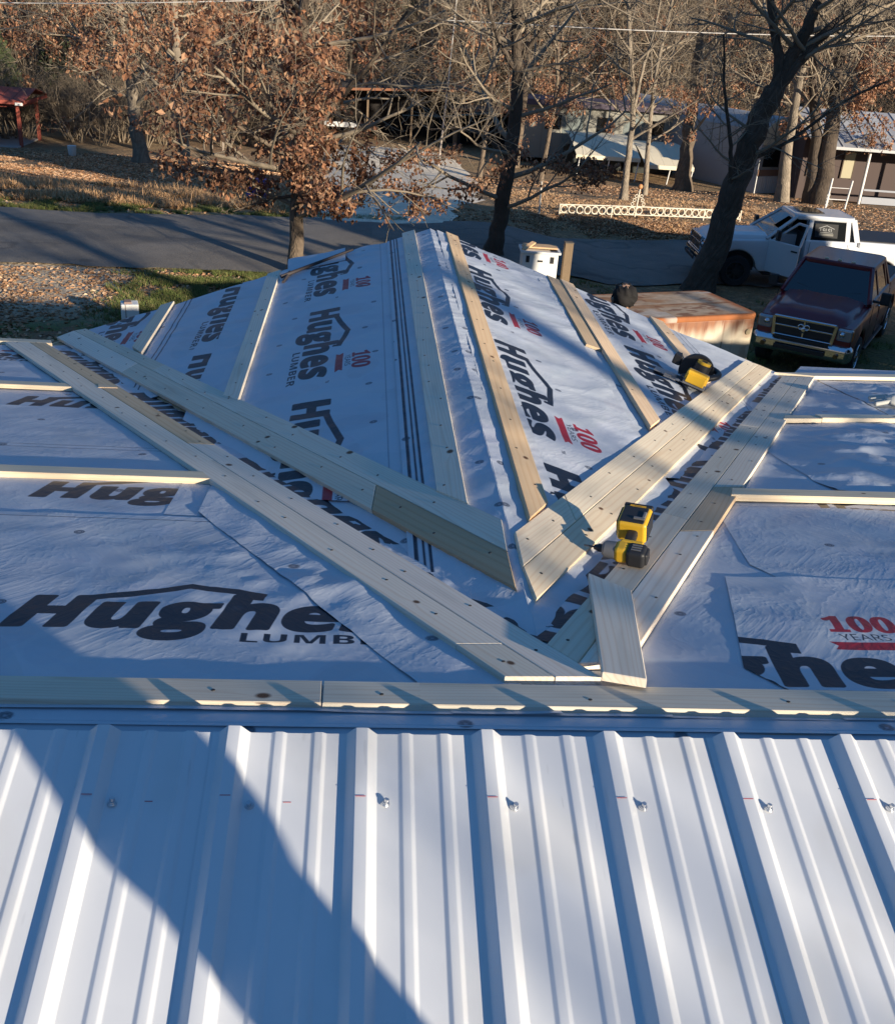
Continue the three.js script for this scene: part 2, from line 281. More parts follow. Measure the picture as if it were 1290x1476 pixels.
{
  const head = [new THREE.CylinderGeometry(0.0075, 0.0085, 0.003, 14).translate(0, 0.0015, 0), new THREE.CylinderGeometry(0.0062, 0.0066, 0.002, 14).translate(0, 0.004, 0), new THREE.CylinderGeometry(0.0045, 0.0045, 0.006, 6).translate(0, 0.008, 0)];
  const screwGeo = mergeGeometries(head.map(prep)); const Rs = rng(5);
  for (let k = -1; k <= 3; k++) {
    const r0 = -6 + 4 * k - 0, r1 = r0 + 4, prof = ribProfile(r0 + 4, r1 + 4, 0.0016), nv = 16, v1 = 5.9, pos = [], idx = [], uv = [];
    for (let j = 0; j <= nv; j++) prof.forEach(([x, h]) => { const v = v1 * j / nv, oil = 0.0003 * Math.sin(v * 3.1 + x * 9) * Math.sin(x * 13.7); const q = P3('N', x, v, h + oil); pos.push(q.x, q.y, q.z); uv.push(x, v); });
    const n = prof.length;
    for (let j = 0; j < nv; j++) for (let i = 0; i + 1 < n; i++) { const a = j * n + i; idx.push(a, a + n, a + 1, a + 1, a + n, a + n + 1); }
    const g = new THREE.BufferGeometry(); g.setAttribute('position', new THREE.Float32BufferAttribute(pos, 3)); g.setAttribute('uv', new THREE.Float32BufferAttribute(uv, 2)); g.setIndex(idx); g.computeVertexNormals();
    const panel = mesh('steel_panel', g, STEEL, house);
    for (let r = r0 + 4; r < r1 + 4; r++) {
      const x = r * 0.2286 + 0.068 + (Rs() - 0.5) * 0.004; if (x < -1.6 || x > 1.8) continue;
      for (const v of [0.149, 0.76, 1.37]) {
        if (v > 0.7 && v < 1.3) continue;
        const s = new THREE.Mesh(screwGeo, screwMat); s.name = 'screw'; s.castShadow = true; s.position.copy(P3('N', x, v + (Rs() - 0.5) * 0.006, 0.0002)); s.rotation.set(AL + (Rs() - 0.5) * 0.2, Rs() * 3, (Rs() - 0.5) * 0.2, 'ZYX'); panel.add(s);
      }
      const cm = []; const ln = (a, b, h) => cm.push(slabGeo('N', [[a, 0.1425], [b, 0.1425], [b, 0.1440], [a, 0.1440]], h, 0.0003, 0.0001));
      ln(r * 0.2286 + 0.018, r * 0.2286 + 0.036, 0.0208); if (Rs() < 0.8) { const a = r * 0.2286 + 0.082 + Rs() * 0.05; ln(a, a + 0.008 + 0.02 * Rs(), 0.0002); }
      for (const q of cm) mesh('chalk_mark', q, chalkMat, panel);
    }
  }
}
// purlins that carry the steel
for (const v of [0.10, 0.71, 1.32]) mesh('purlin', slabGeo('N', [[WX0, v], [WX1, v], [WX1, v + 0.089], [WX0, v + 0.089]], -0.05, 0.036), WOOD.tan, house);

// underlayment on the near side of the ridge and over the ridge
const plain = printSheet(-4.2, 4.2, -0.1, 1.2, 240, () => {}, 0.41, 9);
mesh('underlayment_sheet', [sheet('N', -4.2, 4.2, -0.0615, 1.0, 0.06, [], (u, v) => 0.002 * ridged(u * 3, v * 6), -0.053), sheet('F', -4.2, 4.2, 0.0, 0.1, 0.03, [], (u, v) => 0.002 * ridged(u * 3, v * 6) * sstep(0, 0.03, v), 0.0025)], plain, house);

// far slope, courses that run along the ridge
const A1 = [1, 0], B1 = [0, 1];
const courseA = printSheet(-2.6, 0.42, 0.03, 1.26, 640, (c, px, s) => {
  for (const u of [-2.44, -1.03]) logo(c, px, s, [u, 0.425], A1, B1, 0.178, 0.95, { no100: 1 });
  c.setTransform(1, 0, 0, 1, 0, 0); c.strokeStyle = 'rgba(40,50,70,0.8)'; c.lineWidth = 0.004 * s; for (const v of [1.20, 1.245]) { c.beginPath(); c.moveTo(...px(-2.6, v)); c.lineTo(...px(0.4, v)); c.stroke(); }
}, 0.52, 21);
const courseB = printSheet(-3.4, 0.0, 1.2, 2.75, 420, (c, px, s) => {
  for (const u of [-2.66, -1.262, 0.2]) logo(c, px, s, [u, 1.405], A1, B1, 0.165, 0.95);
  c.setTransform(1, 0, 0, 1, 0, 0); c.strokeStyle = 'rgba(40,50,70,0.8)'; c.lineWidth = 0.004 * s; for (const v of [2.02, 2.06]) { c.beginPath(); c.moveTo(...px(-3.4, v)); c.lineTo(...px(0, v)); c.stroke(); }
}, 0.5, 22);
const courseC = printSheet(-4.2, -0.6, 2.6, 4.5, 300, (c, px, s) => { for (const u of [-3.1, -1.76]) { logo(c, px, s, [u, 2.72], A1, B1, 0.2, 0.95); logo(c, px, s, [u + 0.2, 3.9], A1, B1, 0.2, 0.95); } }, 0.5, 23);
const VL = [-2.0, 4.47, 0.203, 0.455]; // valley line on the far slope, from the eave to the apex
const onFL = (off) => [4.015, 2.203, 4.015 * 0.203 + 2.203 * 0.455 + off * 4.58]; // keeps the main roof beside the gable's left valley
mesh('underlayment_sheet', sheet('F', -4.6, 0.42, 0.05, 1.235, 0.025, [[4.015, 2.203, 4.015 * 0.203 + 2.203 * 0.455]], (u, v) => wrF(u, v) + 0.003 * sstep(1.1, 1.23, v), 0.005), courseA, house);
mesh('underlayment_sheet', sheet('F', -4.6, 0.0, 1.17, 2.72, 0.03, [[4.015, 2.203, 4.015 * 0.203 + 2.203 * 0.455]], wrF, 0.0035), courseB, house);
mesh('underlayment_sheet', sheet('F', -5.4, -0.4, 2.62, 4.345, 0.04, [[4.015, 2.203, 4.015 * 0.203 + 2.203 * 0.455]], wrF, 0.002), courseC, house);
// plain valley sheet lapped over the printed courses
mesh('underlayment_sheet', sheet('F', -0.7, 0.35, 0.05, 1.9, 0.025, [[-4.015, -2.203, -0.02], [4.015, 2.203, 0.9]], (u, v) => wrF(u, v) + 0.004 * ridged(u * 3 + v * 5, v * 2 - u * 2) + 0.003 * sstep(1.1, 1.23, v), 0.0065), plain, house);
mesh('underlayment_sheet', sheet('F', -0.80, -0.36, 1.26, 1.66, 0.025, [[0.3, 0.1, 0.045]], wrF, 0.0048), plain, house);
// far slope beyond the gable's other valley
const rightBase = printSheet(0.0, 4.4, 0.03, 4.9, 330, (c, px, s) => { logo(c, px, s, [2.35, 2.35], A1, B1, 0.18, 0.95); logo(c, px, s, [1.36, 1.44], A1, B1, 0.18, 0.6, { no100: 1 }); c.setTransform(1, 0, 0, 1, 0, 0); c.strokeStyle = 'rgba(20,24,36,0.9)'; c.lineWidth = 0.012 * s; c.beginPath(); c.moveTo(...px(2.52, 3.25)); c.lineTo(...px(2.62, 4.5)); c.stroke(); }, 0.55, 31);
const rightPatch = printSheet(0.55, 2.9, 0.03, 1.75, 640, (c, px, s) => { logo(c, px, s, [0.20, 0.195], A1, B1, 0.182, 0.99); logo(c, px, s, [1.40, 0.195], A1, B1, 0.182, 0.99); }, 0.6, 32);
const keepR = [[-4.02, 2.27, -4.02 * 0.203 + 2.27 * 0.455]];
mesh('underlayment_sheet', sheet('F', 0.1, 5.6, 0.05, 4.95, 0.03, keepR, wrF, 0.0025), rightBase, house);
mesh('underlayment_sheet', sheet('F', 0.6, 3.4, 0.05, 0.86, 0.025, [[-1, 0.27, -0.573], [-1, -0.55, -0.805]], (u, v) => wrF(u, v) + 0.004 * ridged(u * 2 + v * 3, v * 3), 0.005), rightPatch, house);
mesh('underlayment_sheet', sheet('F', 0.85, 3.4, 0.82, 1.56, 0.025, [[-1, 0.15, -0.77], [-1, -0.4, -1.3]], (u, v) => wrF(u, v) + 0.003 * ridged(u * 2 - v * 3, v * 3), 0.004), rightPatch.clone(), house);
mesh('underlayment_sheet', sheet('F', 1.52, 4.4, 1.78, 2.94, 0.022, [[-1, -0.25, -2.0]], (u, v) => wrF(u, v) + 0.010 * offRL(u, v) * (1 - sstep(2.75, 2.95, v)) * ridged(u * 2.7 + v * 2.2, v * 3.7 - u * 0.8), 0.0045), rightBase, house);

// gable slopes: courses that run along the gable ridge, letters towards the ridge on one side and towards the eave on the other
const DN = [0, -1];
const gl1 = printSheet(0.18, 1.22, 0.4, 5.4, 400, (c, px, s) => { for (const v of [6.66, 5.27, 3.88, 2.49]) logo(c, px, s, [0.712, v], DN, [-1, 0], 0.15, 1.2); c.setTransform(1, 0, 0, 1, 0, 0); c.strokeStyle = 'rgba(40,50,70,0.35)'; c.lineWidth = 0.004 * s; c.beginPath(); c.moveTo(...px(0.33, 0.4)); c.lineTo(...px(0.33, 5.4)); c.stroke(); }, 0.42, 41);
const gl2 = printSheet(1.1, 2.7, 3.0, 5.2, 400, (c, px, s) => { for (const v of [5.9, 4.52, 3.2]) logo(c, px, s, [1.30, v + 0.35], DN, [-1, 0], 0.15, 1.2); for (const v of [5.2, 3.9]) logo(c, px, s, [1.98, v], DN, [-1, 0], 0.15, 1.2); c.setTransform(1, 0, 0, 1, 0, 0); c.strokeStyle = 'rgba(24,30,46,0.9)'; c.lineWidth = 0.007 * s; for (const u of [1.175, 1.2, 1.52, 1.55]) { c.beginPath(); c.moveTo(...px(u, 3.0)); c.lineTo(...px(u, 5.2)); c.stroke(); } }, 0.33, 42);
const capMat = printSheet(-0.1, 0.5, 0.3, 5.4, 400, (c, px, s) => { c.strokeStyle = 'rgba(24,30,46,0.95)'; for (const [u, w] of [[0.222, 0.008], [0.24, 0.006], [0.262, 0.011]]) { c.lineWidth = w * s; c.beginPath(); c.moveTo(...px(u, 0.3)); c.lineTo(...px(u, 5.4)); c.stroke(); } }, 0.3, 43);
const gr1 = printSheet(0.0, 0.78, 0.4, 5.4, 400, (c, px, s) => { for (const v of [5.92, 4.53, 3.06, 1.67]) logo(c, px, s, [0.188, v], DN, A1, 0.138, 1.24); }, 0.42, 44);
const gr2 = printSheet(0.66, 1.55, 0.4, 5.4, 400, (c, px, s) => { for (const v of [5.2, 3.86, 2.47]) logo(c, px, s, [1.045, v], DN, A1, 0.155, 1.24); }, 0.42, 45);
const gr3 = printSheet(1.4, 2.7, 2.5, 5.4, 300, (c, px, s) => { c.strokeStyle = 'rgba(60,66,80,0.6)'; c.lineWidth = 0.006 * s; for (const u of [1.62, 1.66]) { c.beginPath(); c.moveTo(...px(u, 2.5)); c.lineTo(...px(u, 5.4)); c.stroke(); } }, 0.4, 46);
const rake = [0.30, 1, 5.26], rakeR = [0.32, 1, 5.27];
const cutL = [2.288, -3.857, 2.288 * 0.0 - 3.857 * 1.16]; // trimmed edge beside the valley boards (u*2.288 - v*3.857 <= ...)
const lowL = [2.25, -3.857, 2.25 * 0.015 - 3.857 * 0.60]; // down to the valley itself
mesh('underlayment_sheet', sheet('L', 1.14, 2.13, 3.0, 5.1, 0.03, [rake, cutL], wrG, 0.003), gl2, house);
mesh('underlayment_sheet', sheet('L', 0.24, 1.205, 0.4, 5.3, 0.022, [rake, cutL], (u, v) => wrG(u, v) * sstep(0.27, 0.42, u) + 0.003, 0.005), gl1, house);
mesh('underlayment_sheet', sheet('R', 1.40, 2.4, 2.6, 5.1, 0.03, [rakeR], wrG, 0.003), gr3, house);
mesh('underlayment_sheet', sheet('R', 0.69, 1.45, 0.7, 5.2, 0.025, [rakeR, [2.0, -3.7, 2.0 * 0.5 - 3.7 * 1.75]], (u, v) => wrG(u, v) + 0.002, 0.0045), gr2, house);
mesh('underlayment_sheet', sheet('R', 0.04, 0.725, 0.5, 5.3, 0.022, [rakeR, [2.0, -3.7, 2.0 * 0.2 - 3.7 * 1.25]], (u, v) => wrG(u + 3, v) + 0.004, 0.006), gr1, house);
// the ridge strip, folded over the ridge
mesh('ridge_strip', [sheet('L', -0.006, 0.285, 0.42, 5.27, 0.018, [rake], (u, v) => pleat(u, v) + 0.007 * (1 - sstep(0, 0.07, u)) * 0 + 0.002, 0.011), sheet('R', -0.006, 0.20, 0.42, 5.27, 0.018, [rakeR], (u, v) => pleat(-u, v) + 0.002, 0.011)], capMat, house);

// valley strips under the valley boards, with print that runs down the valley
turned('FVL', 'F', [-2.3, 5.01], [0.203, 0.455]); turned('FVR', 'F', [0.203, 0.455], [2.6, 4.70]);
const valleyPrint = (seed, flip) => printSheet(0, 5.3, -0.3, 0.3, 386, (c, px, s) => {
  for (let a = -0.4; a < 5.3; a += 1.28) logo(c, px, s, [a, flip ? -0.075 : -0.12], A1, B1, 0.2, 1.16);
}, 0.29, seed);
mesh('valley_strip', sheet('FVL', 0.72, 5.2, -0.17, 0.12, 0.02, [], (u, v) => 0.005 * ridged(u * 5 + v * 6, v * 9) + 0.0015, 0.008), valleyPrint(51), house);
mesh('valley_strip', sheet('FVR', -0.05, 4.62, -0.17, 0.12, 0.02, [], (u, v) => 0.005 * ridged(u * 5 - v * 6, v * 9) + 0.0015, 0.009), valleyPrint(52, 1), house);
const vstrip = printSheet(-0.1, 3.0, 0.2, 5.4, 300, (c, px, s) => { c.fillStyle = INK; for (let v = 0.6; v < 5; v += 0.28) { const u = (v - 0.64) * 0.585, p = px(u + 0.16, v); c.beginPath(); c.ellipse(p[0], p[1], 0.05 * s, 0.028 * s, 0.6, 0, 7); c.fill(); } }, 0.27, 53);
mesh('valley_strip', [sheet('L', 0.0, 2.5, 0.5, 5.0, 0.035, [rake, lowL, [-2.288, 3.857, 3.857 * 1.35]], wrG, 0.0015), sheet('R', 0.0, 2.5, 0.5, 5.0, 0.035, [rakeR, [2.25, -3.857, -3.857 * 0.60], [-2.0, 3.7, -2.0 * 0.2 + 3.7 * 1.5]], wrG, 0.0015)], vstrip, house);

// ---------------------------------------------------------------- boards
const TH = 0.0185, H0 = 0.009;
const tints = new Map(), Rt = rng(404);
function vary(m) { // boards differ a little in tone
  if (!tints.has(m)) tints.set(m, [0, 1, 2, 3].map((i) => { const k = m.clone(), f = [1, 0.9, 1.04, 0.95][i]; k.color.setRGB(m.color.r * f, m.color.g * f * [1, 0.975, 1, 1.02][i], m.color.b * f * [1, 0.93, 1.03, 1.03][i]); return k; }));
  return tints.get(m)[Math.floor(Rt() * 4)];
}
function board(name, p, poly, m0, h0 = H0, t = TH, gap = 0.0009) { const m = vary(m0); return mesh(name, slabGeo(p, inset(poly, gap), h0, t), m, house); }
const on = (a, b, k) => [mix(a[0], b[0], k), mix(a[1], b[1], k)];
function strip(name, p, a0, a1, b0, b1, cuts, mats) { // a board line between two edges, cut into lengths
  let prev = 0; [...cuts, 1].forEach((k, i) => { board(name, p, [on(a0, a1, prev), on(a0, a1, k), on(b0, b1, k), on(b0, b1, prev)], mats[i % mats.length]); prev = k; });
}
// ridge board
board('ridge_board', 'F', [[-4.4, 0.054], [-0.2795, 0.062], [-0.281, 0.158], [-4.4, 0.15]], WOOD.pale, 0.002); board('ridge_board', 'F', [[-0.2785, 0.061], [3.9, 0.046], [3.9, 0.142], [-0.28, 0.158]], WOOD.grey, 0.002);
// valley boards: two on each slope of both valleys
strip('valley_board', 'F', [-2.244, 4.307], [0.094, 0.174], [-2.158, 4.408], [0.201, 0.177], [0.962], [WOOD.pale, WOOD.grey]);
strip('valley_board', 'F', [-2.158, 4.408], [0.202, 0.177], [-2.044, 4.373], [0.302, 0.181], [0.55], [WOOD.tan, WOOD.pale]);
strip('valley_board', 'L', [2.303, 4.537], [0.015, 0.68], [2.213, 4.608], [0.014, 0.874], [0.28, 0.838], [WOOD.pale, WOOD.pale, WOOD.brown]);
strip('valley_board', 'L', [2.213, 4.608], [0.014, 0.874], [2.133, 4.59], [0.008, 1.061], [0.33], [WOOD.pale, WOOD.pale]);
strip('valley_board', 'R', [0.005, 0.986], [2.033, 4.49], [0.001, 0.786], [2.126, 4.488], [0.108], [WOOD.cream, WOOD.cream]);
strip('valley_board', 'R', [0.001, 0.786], [2.126, 4.488], [0.014, 0.628], [2.208, 4.458], [], [WOOD.cream]);
strip('valley_board', 'F', [0.211, 0.343], [2.376, 4.366], [0.264, 0.247], [2.467, 4.349], [0.26, 0.62], [WOOD.pale, WOOD.grey, WOOD.grey]);
strip('valley_board', 'F', [0.264, 0.247], [2.467, 4.349], [0.38, 0.262], [2.587, 4.379], [0.23, 0.36], [WOOD.pale, WOOD.brown, WOOD.grey]);
// battens of the main roof
board('batten', 'F', [[-4.8, 1.600], [-0.705, 1.600], [-0.745, 1.688], [-4.8, 1.688]], WOOD.cream, 0.008, 0.02);
board('batten', 'F', [[-5.2, 3.063], [-1.545, 3.069], [-1.6, 3.158], [-5.2, 3.15]], WOOD.cream, 0.008, 0.02);
board('batten', 'F', [[-1.43, 3.075], [-1.34, 3.085], [-1.36, 3.12], [-1.45, 3.158]], WOOD.tan, 0.010, 0.02);
board('batten', 'F', [[-5.4, 4.31], [-1.99, 4.335], [-2.03, 4.45], [-5.4, 4.40]], WOOD.cream, 0.008, 0.02);
board('batten', 'F', [[1.081, 1.607], [3.9, 1.705], [3.9, 1.795], [1.115, 1.695]], WOOD.cream, 0.010, 0.024);
board('batten', 'F', [[1.83, 2.995], [2.04, 3.03], [2.04, 3.11], [1.87, 3.085]], WOOD.grey, 0.012, 0.022);
board('batten', 'F', [[2.042, 3.032], [4.6, 3.42], [4.6, 3.51], [2.042, 3.122]], WOOD.cream, 0.014, 0.024);
board('batten', 'F', [[2.59, 4.385], [4.9, 4.79], [4.9, 4.89], [2.36, 4.47]], WOOD.cream, 0.010, 0.022);
// purlins of the gable
board('purlin', 'L', [[0.181, 5.24], [0.181, 1.33], [0.093, 1.194], [0.095, 5.262]], WOOD.pale, 0.014, 0.019);
board('purlin', 'L', [[1.052, 4.955], [1.043, 2.731], [0.961, 2.62], [0.967, 4.985]], WOOD.pale, 0.010, 0.02);
board('purlin', 'L', [[1.706, 4.755], [1.704, 3.913], [1.616, 3.74], [1.624, 4.785]], WOOD.pale, 0.010, 0.02);
board('purlin', 'R', [[0.097, 5.262], [0.062, 1.085], [0.149, 1.252], [0.182, 5.235]], WOOD.tan, 0.014, 0.02);
board('purlin', 'R', [[0.868, 5.02], [0.801, 2.382], [0.89, 2.54], [0.956, 4.99]], WOOD.tan, 0.012, 0.02);
board('purlin', 'R', [[0.778, 5.03], [0.742, 3.5], [0.827, 3.494], [0.866, 5.01]], WOOD.brown, 0.011, 0.013);
board('purlin', 'R', [[1.456, 4.82], [1.417, 3.491], [1.503, 3.62], [1.546, 4.79]], WOOD.tan, 0.012, 0.02);
// nail heads
{
  const dots = [], Rn = rng(8), nm = std([0.06, 0.055, 0.05], 0.6, { metalness: 0.4 });
  const dot = (p, u, v, h) => { const g = new THREE.CylinderGeometry(0.0042, 0.0042, 0.0016, 7); g.applyQuaternion(new THREE.Quaternion().setFromUnitVectors(V(0, 1, 0), PL[p].n)); const q = P3(p, u, v, h); g.translate(q.x, q.y, q.z); dots.push(g); };
  const line = (p, a, b, top, st = 0.28) => { const L = Math.hypot(b[0] - a[0], b[1] - a[1]); for (let s = 0.06; s < L; s += st * (0.6 + 0.8 * Rn())) { const q = on(a, b, s / L); dot(p, q[0] + (Rn() - 0.5) * 0.04, q[1] + (Rn() - 0.5) * 0.02, top + 0.0004); } };
  const T = H0 + TH;
  line('F', [-2.19, 4.35], [0.14, 0.18], T); line('F', [-2.09, 4.38], [0.25, 0.19], T); line('L', [2.26, 4.57], [0.015, 0.78], T); line('L', [2.17, 4.59], [0.012, 0.97], T);
  line('R', [0.02, 0.9], [2.08, 4.48], T); line('R', [0.02, 0.72], [2.16, 4.47], T); line('F', [0.25, 0.32], [2.42, 4.35], T); line('F', [0.34, 0.27], [2.52, 4.36], T);
  line('F', [-2, 0.1], [2, 0.095], 0.002 + TH, 0.4); line('L', [0.138, 1.3], [0.138, 5.2], 0.033, 0.2); line('L', [1.0, 2.8], [1.0, 4.9], 0.03, 0.25); line('R', [0.11, 1.3], [0.14, 5.2], 0.034, 0.25);
  stuff(mesh('nail_heads', dots, nm, house));
}
// rake boards at the gable end
mesh('rake_board', [bar(P3('L', 0, 5.22, -0.03), P3('L', 2.35, 4.515, -0.03), 0.02, 0.06, V(0, 0, 1)), bar(P3('R', 0, 5.22, -0.03), P3('R', 2.25, 4.5, -0.03), 0.02, 0.06, V(0, 0, 1))], WOOD.tan, house);
// torn flap of underlayment at the gable end
mesh('loose_flap', (() => { const g = sheet('L', 0.55, 0.92, 4.88, 5.12, 0.02, [], (u, v) => 0.03 * sstep(4.9, 5.12, v) * (0.5 + noise(u * 9, v * 5)) + 0.01, 0.012); return g; })(), plain, house);
// ---------------------------------------------------------------- things lying on the roof
const YEL = phys([0.72, 0.42, 0.025], 0.42, { clearcoat: 0.15 }), BLK = std([0.022, 0.022, 0.024], 0.5), GREY = std([0.16, 0.16, 0.165], 0.5), DGREY = std([0.06, 0.06, 0.065], 0.55), CHROME = std([0.62, 0.65, 0.70], 0.16, { metalness: 1 }), STEELG = std([0.45, 0.45, 0.46], 0.35, { metalness: 0.9 });
function framed(o, x, y, z, pos) { o.matrixAutoUpdate = true; const m = new THREE.Matrix4().makeBasis(x, y, z); o.quaternion.setFromRotationMatrix(m); o.position.copy(pos); }
function wordPlate(text, w, h, bg, fg, weight = 'bold') { return std(0xffffff, 0.5, { map: canvasTex(256, Math.round(256 * h / w), (c, W, H) => { c.fillStyle = bg; c.fillRect(0, 0, W, H); c.fillStyle = fg; c.font = `${weight} ${Math.round(H * 0.62)}px sans-serif`; const k = Math.min(1, W * 0.9 / c.measureText(text).width); c.translate(W / 2, H * 0.72); c.scale(k, 1); c.textAlign = 'center'; c.fillText(text, 0, 0); }) }); }
{ // short board laid across the valley boards
  const g = slabGeo('F', [[0.39, 0.745], [0.296, 0.160], [0.382, 0.130], [0.476, 0.63]], H0 + TH + 0.002, 0.02);
  const o = tag(mesh('loose_board', g, WOOD.pale), 'short pine offcut laid across the valley boards just above the ridge board', 'board');
}
{ // impact driver lying on its side; local x = chuck axis, y = handle towards the battery, z = up from the boards
  const g = thing('impact_driver', 'yellow and black cordless impact driver lying on its side on the valley boards', 'power tool');
  const n = PL.F.n, head = P3('F', 0.512, 0.885, 0.062), X = P3('F', -0.90, 0.45, 0).sub(P3('F', 0, 0, 0)).normalize();
  const Yv = PL.F.v.clone().addScaledVector(X, -PL.F.v.dot(X)).normalize().multiplyScalar(0.93).addScaledVector(n, 0.37).normalize(), Z = X.clone().cross(Yv); // Z points into the roof
  framed(g, X, Yv, Z, head); g.scale.setScalar(0.77);
  const cx = (r0, r1, a, b, n2 = 20) => { const q = new THREE.CylinderGeometry(r1, r0, b - a, n2); q.rotateZ(-Math.PI / 2); q.translate((a + b) / 2, 0, 0); return q; };
  mesh('motor_housing', [box(0.05, 0.064, 0.066, 0.0, 0, 0, 0.016), box(0.085, 0.02, 0.068, -0.03, 0.028, 0, 0.008)], YEL, g);
  mesh('rear_cap', [box(0.07, 0.07, 0.07, -0.055, -0.006, 0, 0.016), box(0.02, 0.05, 0.05, -0.088, -0.004, 0, 0.008)], BLK, g);
  mesh('vent_slots', [0, 1, 2].map((i) => box(0.035, 0.005, 0.004, -0.055, -0.02 + 0.013 * i, -0.036)), GREY, g);
  mesh('gear_case', [cx(0.033, 0.031, 0.022, 0.06), cx(0.031, 0.022, 0.06, 0.07)], GREY, g);
  mesh('chuck', [cx(0.015, 0.015, 0.07, 0.088), cx(0.012, 0.009, 0.088, 0.102)], BLK, g);
  mesh('bit', [cx(0.0035, 0.0035, 0.10, 0.14, 6)], DGREY, g);
  mesh('handle', [box(0.04, 0.09, 0.036, -0.012, 0.075, 0, 0.013)], BLK, g);
  mesh('trigger', [box(0.014, 0.022, 0.02, 0.008, 0.045, 0, 0.005)], DGREY, g);
  mesh('battery', [box(0.112, 0.115, 0.092, -0.006, 0.168, 0, 0.016)], YEL, g);
  mesh('battery_panel', [box(0.09, 0.094, 0.012, -0.004, 0.166, -0.043, 0.005), box(0.012, 0.09, 0.07, 0.047, 0.166, -0.004, 0.004), box(0.012, 0.092, 0.072, -0.059, 0.166, 0.0, 0.005)], BLK, g);
  mesh('battery_base', [box(0.108, 0.022, 0.088, -0.006, 0.23, 0, 0.007)], BLK, g);
  mesh('battery_clip', [box(0.04, 0.008, 0.012, -0.028, 0.14, -0.05), box(0.012, 0.035, 0.01, -0.042, 0.165, -0.05, 0.003)], GREY, g);
  const pl = new THREE.PlaneGeometry(0.024, 0.02); pl.rotateX(Math.PI); pl.rotateZ(Math.PI); pl.translate(0.012, 0.192, -0.0486); mesh('rating_label', pl, wordPlate('20V', 0.024, 0.02, '#d0980f', '#15130f'), g);
  const p2 = new THREE.PlaneGeometry(0.06, 0.011); p2.rotateX(Math.PI); p2.rotateZ(Math.PI); p2.translate(-0.006, 0.2185, -0.0464); mesh('name_plate', p2, wordPlate('DEWALT', 0.06, 0.011, '#d9a013', '#15130f'), g);
}
{ // circular saw resting against the purlin above the valley boards; local x = right in the picture, y = up the slope away, z = off the roof
  const g = thing('circular_saw', 'yellow and black cordless circular saw lying against the tan purlin above the valley boards', 'power tool');
  const n = PL.R.n, o = P3('R', 1.285, 3.36, 0.02), X = P3('R', 1.55, 3.24, 0).sub(P3('R', 1.285, 3.36, 0)).normalize(), Yv = n.clone().cross(X);
  framed(g, X, Yv, n, o); g.scale.setScalar(0.92);
  const disc = (r, t, x, y, z, n2 = 28) => { const q = new THREE.CylinderGeometry(r, r, t, n2); q.rotateX(Math.PI / 2); q.translate(x, y, z); return q; };
  mesh('base_plate', [box(0.30, 0.11, 0.004, -0.06, 0.06, 0.004), box(0.09, 0.02, 0.012, -0.10, -0.02, 0.012), box(0.07, 0.016, 0.008, -0.11, -0.05, 0.01)], STEELG, g);
  const guard = new THREE.Shape(); guard.absarc(0, 0, 0.095, 0, Math.PI * 1.15); guard.lineTo(0, 0);
  const gg = new THREE.ExtrudeGeometry(guard, { depth: 0.03, bevelSize: 0.004, bevelThickness: 0.004, bevelSegments: 2 }); gg.rotateX(Math.PI / 2); gg.rotateZ(0.1); gg.translate(0.0, 0.16, 0.06);
  mesh('blade_guard', [gg, box(0.05, 0.035, 0.06, -0.12, 0.13, 0.085, 0.01), box(0.035, 0.06, 0.03, -0.125, 0.17, 0.10, 0.008)], BLK, g);
  const bl = new THREE.CylinderGeometry(0.084, 0.084, 0.002, 48); bl.translate(-0.01, 0.175, 0.055); mesh('blade', bl, STEELG, g);
  const mo = (r, a, b) => { const q = new THREE.CylinderGeometry(r, r, b - a, 24); q.rotateX(0.5); q.translate(0.03, 0.075, (a + b) / 2 + 0.06); return q; };
  mesh('motor', [disc(0.046, 0.10, 0.025, 0.085, 0.075), box(0.05, 0.10, 0.05, 0.0, 0.13, 0.07, 0.015)], BLK, g);
  mesh('motor_cap', [disc(0.039, 0.02, 0.025, 0.085, 0.13)], YEL, g);
  mesh('cap_slots', [box(0.03, 0.006, 0.004, 0.025, 0.097, 0.141), box(0.03, 0.006, 0.004, 0.025, 0.082, 0.141), box(0.03, 0.006, 0.004, 0.025, 0.067, 0.141)], BLK, g);
  const loop = new THREE.TubeGeometry(new THREE.CatmullRomCurve3([V(0.06, 0.02, 0.06), V(0.115, 0.06, 0.09), V(0.12, 0.13, 0.10), V(0.06, 0.19, 0.10), V(0.0, 0.20, 0.09)]), 20, 0.017, 10);
  mesh('handle', loop, BLK, g);
  mesh('battery', [box(0.125, 0.07, 0.07, 0.025, -0.03, 0.06, 0.012), box(0.105, 0.012, 0.05, 0.025, -0.068, 0.055, 0.004)], YEL, g);
  mesh('battery_rail', [box(0.12, 0.022, 0.062, 0.025, 0.014, 0.062, 0.006), box(0.128, 0.012, 0.03, 0.025, -0.062, 0.03, 0.004)], GREY, g);
  const pl = new THREE.PlaneGeometry(0.09, 0.026); pl.translate(0.025, -0.03, 0.0955); mesh('name_plate', pl, wordPlate('DEWALT', 0.09, 0.026, '#cf9a12', '#33290f'), g);
}
{ // dark lath at the rake
  tag(mesh('lath', [rod(P3('L', 0.95, 4.78, 0.03), P3('L', 0.50, 5.02, 0.045), 0.012, 0.008, 8), rod(P3('L', 0.90, 4.86, 0.03), P3('L', 0.93, 4.66, 0.02), 0.009, 0.009, 6)], std([0.05, 0.04, 0.04], 0.7)), 'thin dark stick lying on the shaded gable slope near its far edge', 'stick');
}
